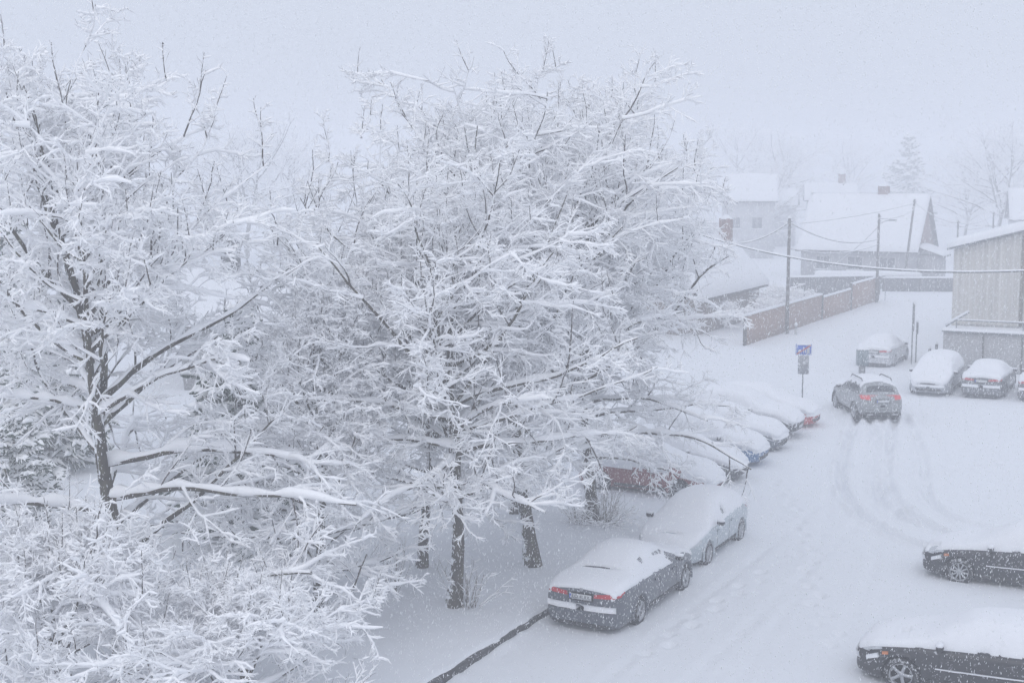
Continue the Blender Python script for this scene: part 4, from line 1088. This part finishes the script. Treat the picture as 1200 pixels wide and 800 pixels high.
def flat(poly, y, name, mt, par):
    m = MB(); m.prism([(x * hw, y, cz0 + z * hh) for x, z in poly], (0, .004, 0)); m.build(name, mt, par)
flat([(.38, -.7), (.38, .1), (.28, .1), (.55, .6), (.82, .1), (.74, .1), (.74, -.7)], -.073, 'house_pictogram', SIGNW, bp)
flat([(-.75, -.55), (-.75, -.25), (-.62, .0), (-.38, .0), (-.25, -.25), (-.25, -.55)], -.073, 'car_pictogram', SIGNW, bp)
flat([(-.05, -.6), (-.12, .1), (-.06, .5), (.04, .5), (.10, .1), (.03, -.6)], -.073, 'adult_pictogram', SIGNW, bp)
flat([(.18, -.6), (.14, -.1), (.18, .15), (.25, .15), (.29, -.1), (.25, -.6)], -.073, 'child_pictogram', SIGNW, bp)
flat([(-.9, -.84), (-.72, -.84), (.9, .7), (.9, .84), (.74, .84), (-.9, -.7)], -.079, 'red_bar', SIGNR, bp)
m = MB(); m.box((-hw * .68, -.062, zz(438)), (hw * .68, -.036, zz(416.4))); m.build('grey_board', GREYB, sg)
m = MB(); heap(m, (0, -.05, zz(403) - .005), hw, .05, .06, 4); m.build('snow_cover', SNOW, sg, True)

ub = at(G(1010, 437)); ug = thing('utility_box', 'grey box on a stout post beside the whitened saloon', 'utility box', ub, 0); k = ub[1] / F_PX
zu = lambda py: A(1010, py, ub[1])[2]
m = MB(); m.box((-.14, -.10, -.2), (.14, .10, zu(427))); m.build('post', STEEL, ug)
BOXM = solid('box_grey', (0.15, 0.20, 0.215), .5, frost=.08, fscale=8)
m = MB(); m.box((-6.3 * k, -.18, zu(428)), (6.3 * k, .18, zu(409.5))); m.build('cabinet', BOXM, ug)
m = MB(); m.box((-6.0 * k, -.195, zu(427.4)), (-.01, -.182, zu(410))); m.build('door', BOXM, ug)
m = MB(); m.box((.01, -.195, zu(427.4)), (6.0 * k, -.182, zu(410))); m.build('door', BOXM, ug)
m = MB(); lumpy_slab(m, (-6.5 * k, -.2, zu(409.5)), (6.5 * k, -.2, zu(409.5)), (6.5 * k, .2, zu(409.5)), (-6.5 * k, .2, zu(409.5)), .10, 3, 12, 6); m.build('snow_cover', SNOW, ug, True)

# two tall narrow signs seen edge on
for (px_, py_b, py_t, pt, lb) in ((1068, 426, 388, 354, 'taller narrow grey sign seen nearly edge on by the people carrier'), (1073, 424, 391, 376, 'shorter narrow grey sign just behind the taller one')):
    b_ = at(G(px_, py_b)); o = thing('road_sign', lb, 'sign', b_, R(68)); z_ = lambda p_: A(px_, p_, b_[1])[2]
    m = MB(); m.tube([(0, 0, -.2), (0, 0, z_(pt))], .035, 8); m.build('post', STEEL, o, True)
    m = MB(); m.box((-.30, -.06, z_(py_t)), (.30, -.036, z_(pt) - .02)); m.build('panel', STEEL, o)
    m = MB(); heap(m, (0, -.045, z_(pt) - .03), .3, .05, .07, 5); m.build('snow_cover', SNOW, o, True)
for (px_, py_, h_, lb) in ((1089, 421, .62, 'short dark bollard behind the people carrier'), (1097, 419, .78, 'taller dark bollard nearest the annex corner')):
    b_ = at(G(px_, py_)); o = thing('bollard', lb, 'bollard', b_, 0, 'bollards by the annex')
    m = MB(); m.lathe([(.001, -.2), (.075, -.2), (.075, h_ - .05), (.06, h_), (.001, h_)], 12, 'z'); m.build('post', PLASTIC, o, True)
    m = MB(); heap(m, (0, 0, h_ - .01), .09, .09, .12, 3); m.build('snow_cover', SNOW, o, True)
b_ = at(G(927, 392)); o = thing('marker_post', 'small white marker post at the foot of the near fence pole', 'post', b_ + E2 * .3, 0)
m = MB(); m.lathe([(.001, -.2), (.09, -.2), (.09, .62), (.08, .68), (.001, .68)], 12, 'z'); m.build('post', FRAME, o, True)
m = MB(); m.lathe([(.092, .42), (.092, .52)], 12, 'z'); m.build('grey_band', STEEL, o, True)
m = MB(); heap(m, (0, 0, .66), .12, .12, .16, 3); m.build('snow_cover', SNOW, o, True)
b_ = at(G(1037, 352)); o = thing('marker_post', 'thin bare rod standing in the snow by the lamp pole', 'post', b_, 0)
m = MB(); m.tube([(0, 0, -.2), (.02, 0, 1.9)], .025, 6); m.build('post', STEEL, o); m = MB(); heap(m, (.02, 0, 1.89), .05, .05, .07, 2); m.build('snow_cover', SNOW, o, True)

# ------------------------------------------------------------------ shrubs, hedge, far trees
def tuft(label, base, n, h, spread, seed, cat='shrub', name='dry_shrub', stiff=.35):
    r = np.random.default_rng(seed); az = r.uniform(0, 6.28, n); inc = np.abs(r.normal(0, spread, n))
    D = np.stack([np.sin(inc) * np.cos(az), np.sin(inc) * np.sin(az), np.cos(inc)], 1)
    P0 = np.stack([.18 * np.cos(az) * r.uniform(0, 1, n), .18 * np.sin(az) * r.uniform(0, 1, n), np.full(n, -.05)], 1)
    B = extend(P0, D, h * r.uniform(.5, 1.1, n), 6, .06, -.16 * stiff, r); q = taper(n, 6, np.full(n, .010), np.full(n, .004))
    o = thing(name, label, cat, base, 0, None)
    w, s_ = MB(), MB(); v, f = tube_arrays(B, q, 3); w.quads(v, f); v, f = snow_on(B[:, 1:], q[:, 1:], .017, .02, 4); s_.quads(v, f)
    p, d, l, par, t = children(B, h * np.ones(n), 4, .4, 1, .6, .25, r, 0, .3)
    B2 = extend(p, d, l, 2, .1, -.05, r); q2 = taper(len(p), 2, np.full(len(p), .005), np.full(len(p), .003)); v, f = tube_arrays(B2, q2, 3); w.quads(v, f)
    v, f = snow_on(B2, q2, .014, .017, 4); s_.quads(v, f)
    w.build('stems', DRYGRASS, o, True); s_.build('snow_cover', SNOW_TREE, o, True)
    return o
tuft('arching tuft of dry grass right of the trunk behind the dark saloon', gD + np.array([.35, -.15, .05]), 90, 1.25, .62, 41, 'grass tuft', 'grass_tuft', .8)
tuft('smaller tuft of dry grass left of the same trunk behind the dark saloon', gD + np.array([-.35, -.2, .05]), 50, .95, .7, 42, 'grass tuft', 'grass_tuft', .8)
tuft('small bare shrub at the foot of the nearest dark trunk', gB + np.array([.35, -.1, .05]), 22, 1.25, .38, 43, 'shrub', 'dry_shrub', .1)
tuft('thin bare sapling stems between the two nearest trunks', gE + np.array([-.6, -2.0, .05]), 16, 1.3, .4, 44, 'shrub', 'dry_shrub', .1)

def small_tree(seed, Ht, Rad, snow, n2, n3, limbs=18, first=.1, tr=.12, lead=2, droop=.0):
    return tree_meshes(seed, Ht, Rad, tr, first, limbs, lead, (0, 0), n2, n3, 0, droop, snow, 6)
sm = small_tree(51, 4.0, 2.3, 2.2, 7, 6, 18, .06, .08, 3)
bx_ = at(A(912, 382, 93)); o = plant_tree('bush', 'round snow buried bush behind the brown fence, left of the near pole', sm, bx_, 0, 'snowy bushes', 'bush'); o.scale = (.8, .8, .6)
for i, (px_, Y, sc, lb) in enumerate(((898, 90, (.6, .6, .45), 'snow buried bush nearest the timber house corner'), (934, 97, (.7, .7, .45), 'snow buried bush right of the near pole behind the fence'), (884, 86, (.5, .5, .38), 'snow buried bush behind the near end of the brown fence'),
                                       (850, 88, (.6, .6, .45), 'snowy bush before the timber house by the grove'))):
    copy_thing(o, lb, at(A(px_, 380, Y)), i * 1.7 + 1, sc)
hd = thing('hedge', 'clipped hedge under a snow cushion before the long house', 'hedge', at(A(956, 330, 121)), math.atan2(E2[1], E2[0]) * .4)
hl_ = 9.0
m = MB(); r_ = np.random.default_rng(5); n = 900
c_ = np.stack([r_.uniform(0, hl_, n), r_.uniform(-.4, .4, n), r_.uniform(.0, 1.15, n)], 1); a_ = nrm(r_.normal(size=(n, 3))); b2_ = nrm(np.cross(a_, r_.normal(size=(n, 3))))
v = np.stack([c_ + .14 * a_, c_ + .14 * b2_, c_ - .14 * a_, c_ - .14 * b2_], 1); m.quads(v, np.arange(n * 4).reshape(n, 4)); m.build('foliage', NEEDLE, hd)
m = MB(); lumpy_slab(m, (-.1, -.5, 1.15), (hl_, -.5, 1.15), (hl_, .5, 1.15), (-.1, .5, 1.15), .38, 6, 50, 8); m.build('snow_cover', SNOW, hd, True)

FARM = solid('far_bark', (0.07, 0.06, 0.055), .9)
FT = 'far trees fading into the snowfall'
fm = tree_meshes(61, 15, 6.5, .3, .22, 22, 3, (0, 0), 8, 8, 3, .0, 1.0, 8)
ft = plant_tree('broadleaf_tree', 'large faint tree behind the metal shed, its crown above the roof', fm, at(A(1168, 320, 170)), 0, FT); ft.scale = (1.2, 1.2, 1.1)
for i, (px_, Y, s_, lb) in enumerate(((1128, 150, .8, 'faint tree left of the large one behind the shed'), (1215, 140, .85, 'faint tree at the edge of the photo behind the shed'),
                                      (868, 185, 1.12, 'tall very faint tree just right of the grove top'), (928, 165, .95, 'very faint tree between the far roofs'), (905, 150, .7, 'faint small tree beside the far low house'),
                                      (290, 120, .95, 'faint tall tree above the dark chimney stack'), (330, 135, .9, 'faint tree right of the dark chimney stack'), (240, 125, .85, 'faint tree left of the dark chimney stack'), (1000, 210, 1.0, 'hardly visible tree above the long roof'))):
    copy_thing(ft, lb, at(A(px_, 330, Y * 1.25)), i * 1.3 + .5, (s_ * 1.25, s_ * 1.25, s_ * 1.12))

def conifer(seed, H, Rb, n=90):
    r = np.random.default_rng(seed); w, fo, sn = MB(), MB(), MB()
    P = np.array([[(0, 0, z) for z in np.linspace(0, H, 8)]], float); v, q = tube_arrays(P, np.linspace(.16, .015, 8)[None] * H / 8, 7); w.quads(v, q)
    t = np.sort(r.uniform(.08, .985, n)); L = Rb * (1 - t) ** .8 * r.uniform(.75, 1.1, n) + .15; az = np.arange(n) * 2.4 + r.uniform(-.4, .4, n)
    p0 = np.stack([0 * t, 0 * t, t * H], 1); inc = np.interp(t, [0, 1], [1.75, 1.0])
    D = np.stack([np.sin(inc) * np.cos(az), np.sin(inc) * np.sin(az), np.cos(inc)], 1)
    B = extend(p0, D, L, 5, .05, -.02, r); q = taper(n, 5, .012 + .01 * L, np.full(n, .005)); v, f = tube_arrays(B, q, 4); w.quads(v, f)
    p, d, l, par, tt = children(B, L, 16, .12, 1, .85, .42, r, .75, .5); l = np.clip(l, .12, 1.1)
    B2 = extend(p, d, l, 3, .05, -.06, r); wd = np.repeat(np.array([[.05, .075, .06, .02]]), len(p), 0) * (H / 8) ** .5
    v, f = tube_arrays(B2, wd, 4, 1.0, .9); fo.quads(v, f)
    v, f = snow_on(B2 + np.array([0, 0, .02]), wd, .035, .05, 4); sn.quads(v, f)
    v, f = snow_on(B, q * 2, .06, .06, 5); sn.quads(v, f)
    o = w, fo, sn
    return o
def plant_conifer(label, mm, loc, group='conifers behind the trees'):
    o = thing('fir_tree', label, 'fir tree', loc, 0, group)
    mm[0].build('trunk', BARK, o, True); mm[1].build('crown', NEEDLE, o, True); mm[2].build('snow_cover', SNOW_TREE, o, True)
    return o
cf = plant_conifer('dark green fir half buried in snow behind the lower middle of the huge tree', conifer(71, 6.5, 2.6), at(G(285, 640)))
for i, (p_, s_, lb) in enumerate(((A(15, 420, 46), 1.35, 'dark green fir at the left edge behind the huge tree'), (A(58, 470, 44), .9, 'lower dark green fir behind the trunk side of the huge tree'), (A(20, 600, 36), .55, 'small fir low at the left edge of the photo'))):
    copy_thing(cf, lb, at(p_), i * 2.1 + 1, s_)
c_ = copy_thing(cf, 'tall pointed faint fir behind the ridge of the long house', at(A(1060, 330, 235)), 2.0, (2.4, 2.4, 2.6)); c_['group'] = FT

# ------------------------------------------------------------------ falling snow
r_ = np.random.default_rng(99); n = 240000
d_ = (r_.uniform(0, 1, n) * (40 ** 3 - 13 ** 3) + 13 ** 3) ** (1 / 3)
az_ = r_.uniform(-.43, .43, n); el_ = r_.uniform(-.40, .20, n)
C_ = np.stack([d_ * np.tan(az_), d_, CAM_H + d_ * np.tan(el_)], 1); C_ = C_[(C_[:, 2] > .1) & (C_[:, 2] < 17)]
n = len(C_)
hw_ = r_.uniform(.003, .0062, n)[:, None]; hl2 = r_.uniform(2.6, 4.8, n)[:, None] * hw_
tl = np.array([.10, 0, 1.0]) + r_.normal(0, .16, (n, 3)); tl = nrm(tl)
s1 = nrm(np.cross(tl, r_.normal(size=(n, 3)))); s2 = np.cross(tl, s1)
v = np.stack([C_ + tl * hl2, C_ + s1 * hw_, C_ + s2 * hw_ * .8, C_ - s1 * hw_ * .9, C_ - s2 * hw_, C_ - tl * hl2 * .9], 1)
b_ = (np.arange(n) * 6)[:, None]
tri = np.array([(0, 1, 2), (0, 2, 3), (0, 3, 4), (0, 4, 1), (5, 2, 1), (5, 3, 2), (5, 4, 3), (5, 1, 4)])
me = bpy.data.meshes.new('falling_snow'); T_ = (b_[:, :, None] + tri[None]).reshape(-1, 3)
me.vertices.add(n * 6); me.vertices.foreach_set('co', v.astype(np.float32).ravel()); me.loops.add(T_.size); me.loops.foreach_set('vertex_index', T_.astype(np.int32).ravel())
me.polygons.add(len(T_)); me.polygons.foreach_set('loop_start', np.arange(0, T_.size, 3, dtype=np.int32)); me.polygons.foreach_set('loop_total', np.full(len(T_), 3, np.int32)); me.update(calc_edges=True)
FLAKE = snow_mat('snow_flakes', 0, col=(0.97, 0.975, 0.98)); _n = FLAKE.node_tree; _tr = _n.nodes.new('ShaderNodeBsdfTranslucent'); _tr.inputs[0].default_value = (0.97, 0.975, 0.98, 1)
_mx = _n.nodes.new('ShaderNodeMixShader'); _mx.inputs[0].default_value = 0.7
_n.links.new(_n.nodes['Principled BSDF'].outputs[0], _mx.inputs[1]); _n.links.new(_tr.outputs[0], _mx.inputs[2]); _n.links.new(_mx.outputs[0], [x for x in _n.nodes if x.type == 'OUTPUT_MATERIAL'][0].inputs[0])
me.materials.append(FLAKE); fo_ = bpy.data.objects.new('falling_snow', me); COL.objects.link(fo_); prop(fo_, kind='stuff')

HZ = MB().box((-470, -38, -1.6), (470, 470, 22.5))
hz = HZ.build('haze', bpy.data.materials.new('haze_air')); prop(hz, kind='stuff')
m = hz.data.materials[0]; m.use_nodes = True; nt = m.node_tree; nt.nodes.clear()
out = nt.nodes.new('ShaderNodeOutputMaterial'); pv = nt.nodes.new('ShaderNodeVolumePrincipled')
pv.inputs['Color'].default_value = (0.96, 0.97, 1.0, 1); pv.inputs['Density'].default_value = 0.0067; pv.inputs['Anisotropy'].default_value = 0.0
nt.links.new(pv.outputs[0], out.inputs['Volume'])
